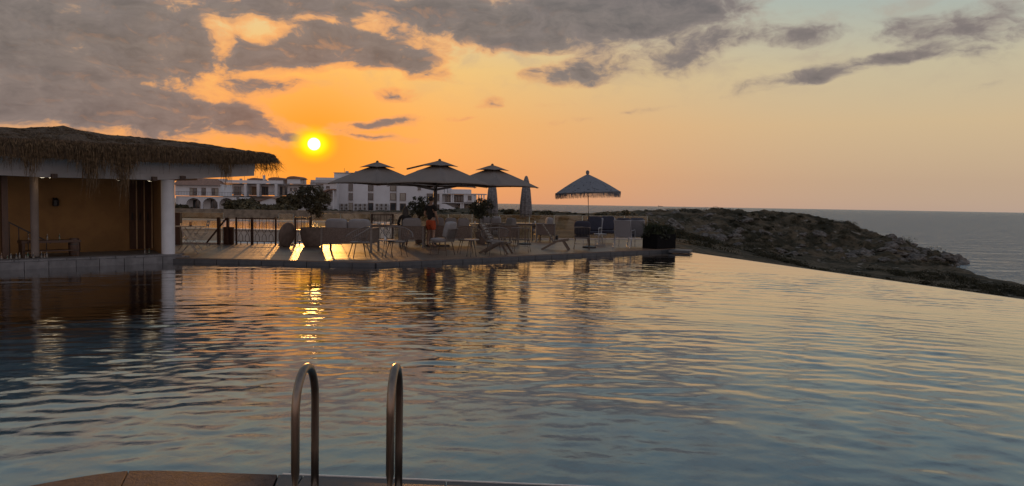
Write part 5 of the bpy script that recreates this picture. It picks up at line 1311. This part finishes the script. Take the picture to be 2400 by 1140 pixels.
# seated woman in the armchair
c = P(944, 581, .5)
p2 = thing('person', Vector((c.x, c.y-.02, DECK)), R(196), 'seated person with long dark hair and a black top at the dark table', 'person')
J = [(V3(0, .06, .60), (.165, .12)), (V3(0, .10, .78), (.13, .10)), (V3(0, .11, .98), (.15, .10)), (V3(0, .10, 1.07), (.11, .075)), (V3(0, .09, 1.13), .048), (V3(0, .06, 1.20), .055), (V3(0, .055, 1.27), (.072, .09)), (V3(0, .06, 1.34), (.064, .078)),
     (V3(-.10, -.06, .58), .09), (V3(-.12, -.42, .56), .060), (V3(-.12, -.44, .30), .050), (V3(-.12, -.42, .07), .035), (V3(-.12, -.54, .03), .032), (V3(.10, -.06, .58), .09), (V3(.12, -.42, .56), .060), (V3(.12, -.46, .30), .050), (V3(.12, -.44, .07), .035), (V3(.12, -.56, .03), .032),
     (V3(-.17, .10, 1.04), .047), (V3(-.23, .02, .80), .037), (V3(-.12, -.24, .76), .026), (V3(.17, .10, 1.04), .047), (V3(.24, .0, .80), .037), (V3(.12, -.22, .74), .026)]
E_ = [(0, 1), (1, 2), (2, 3), (3, 4), (4, 5), (5, 6), (6, 7), (0, 8), (8, 9), (9, 10), (10, 11), (11, 12), (0, 13), (13, 14), (14, 15), (15, 16), (16, 17), (3, 18), (18, 19), (19, 20), (3, 21), (21, 22), (22, 23)]
hand(V3(-.12, -.24, .76), V3(.3, -.8, -.1), 1, J, E_, 20); hand(V3(.12, -.22, .74), V3(-.3, -.8, -.1), -1, J, E_, 23)
body(p2, J, E_, 0); head(p2, (0, .055, 1.28), .1, True)
skinned('black_top', [(V3(0, .07, .58), (.18, .135)), (V3(0, .10, .78), (.148, .117)), (V3(0, .11, .97), (.168, .117)), (V3(0, .10, 1.06), (.125, .09)), (V3(-.17, .10, 1.045), .060), (V3(-.235, .02, .80), .048), (V3(-.15, -.17, .765), .036), (V3(.17, .10, 1.045), .060), (V3(.245, 0, .80), .048), (V3(.15, -.15, .745), .036)], [(0, 1), (1, 2), (2, 3), (3, 4), (4, 5), (5, 6), (3, 7), (7, 8), (8, 9)], m_topd, p2)
skinned('dark_trousers', [(V3(0, .05, .60), (.175, .13)), (V3(-.10, -.06, .58), .102), (V3(-.12, -.42, .56), .072), (V3(-.12, -.43, .12), .048), (V3(.10, -.06, .58), .102), (V3(.12, -.42, .56), .072), (V3(.12, -.45, .12), .048)], [(0, 1), (1, 2), (2, 3), (0, 4), (4, 5), (5, 6)], mat('dark_denim', (.02, .02, .028), .9), p2)

# ================================================================ VEGETATION ROUND THE VILLAGE
def hedge_tree(px, Y_, w, h, lab, sd, trunk=.8):
    c = at(px, 490, Y_); z = float(terrain_h(c.x, Y_))
    return tree((c.x, Y_, z-.1), lab, trunk, (0, 0, trunk+h*.45), (w/2, h/2), 90, 6500, .34, sd, m_leafd, tr=.16, name='hedge_tree', flat=.8, group='trees before the village')
hedge_tree(573, 140, 6.5, 2.6, 'dark bushy tree right of the arched villa', 31, .5); hedge_tree(598, 138, 3.0, 1.3, 'low dark bush left of the gabled shed', 32, .4); hedge_tree(640, 132, 6.5, .8, 'long low hedge in front of the gabled shed', 33, .3)
hedge_tree(678, 140, 4.5, 2.8, 'dark tree between the gabled shed and the clipped tree', 34, .5); hedge_tree(425, 128, 3.2, 1.3, 'small round dark bush below the arched villa', 35, .3); hedge_tree(610, 128, 7.0, .7, 'spreading low bush on the bank beneath the shed', 36, .2)
# hillock bushes and a distant ship
V_ = []; 
for (px, Y_, w, lab, sd) in ((1225, 140, 4.2, 'dark round bush on the dune right of the furled parasol', 41), (1197, 142, 2.4, 'dark low bush on the dune between the furled parasols', 42), (1282, 128, 4.0, 'dark bush on the dune right of the canopies', 43), (1462, 120, 9.0, 'broad dark bush mound behind the lounge chairs', 44)):
    c = at(px, 490, Y_); z = float(terrain_h(c.x, Y_)); tree((c.x, Y_, z-.3), lab, .3, (0, 0, .55), (w/2, w*.22), 50, 3000, .24, sd, m_leafd, tr=.1, name='dune_bush', flat=.6, group='bushes on the dunes')
sh = at(1548, 482, 15000); ship = thing('cargo_ship', (sh.x, 15000, SEA_Z), 0, 'tiny cargo ship far off on the horizon', 'ship')
MB().extr([(-45, 0), (45, 0), (52, 10), (-50, 10)], -8, 8).build('hull', m_bdark, ship); MB().bb(-42, -28, -7, 7, 10, 26).build('bridge', m_bgrey, ship)
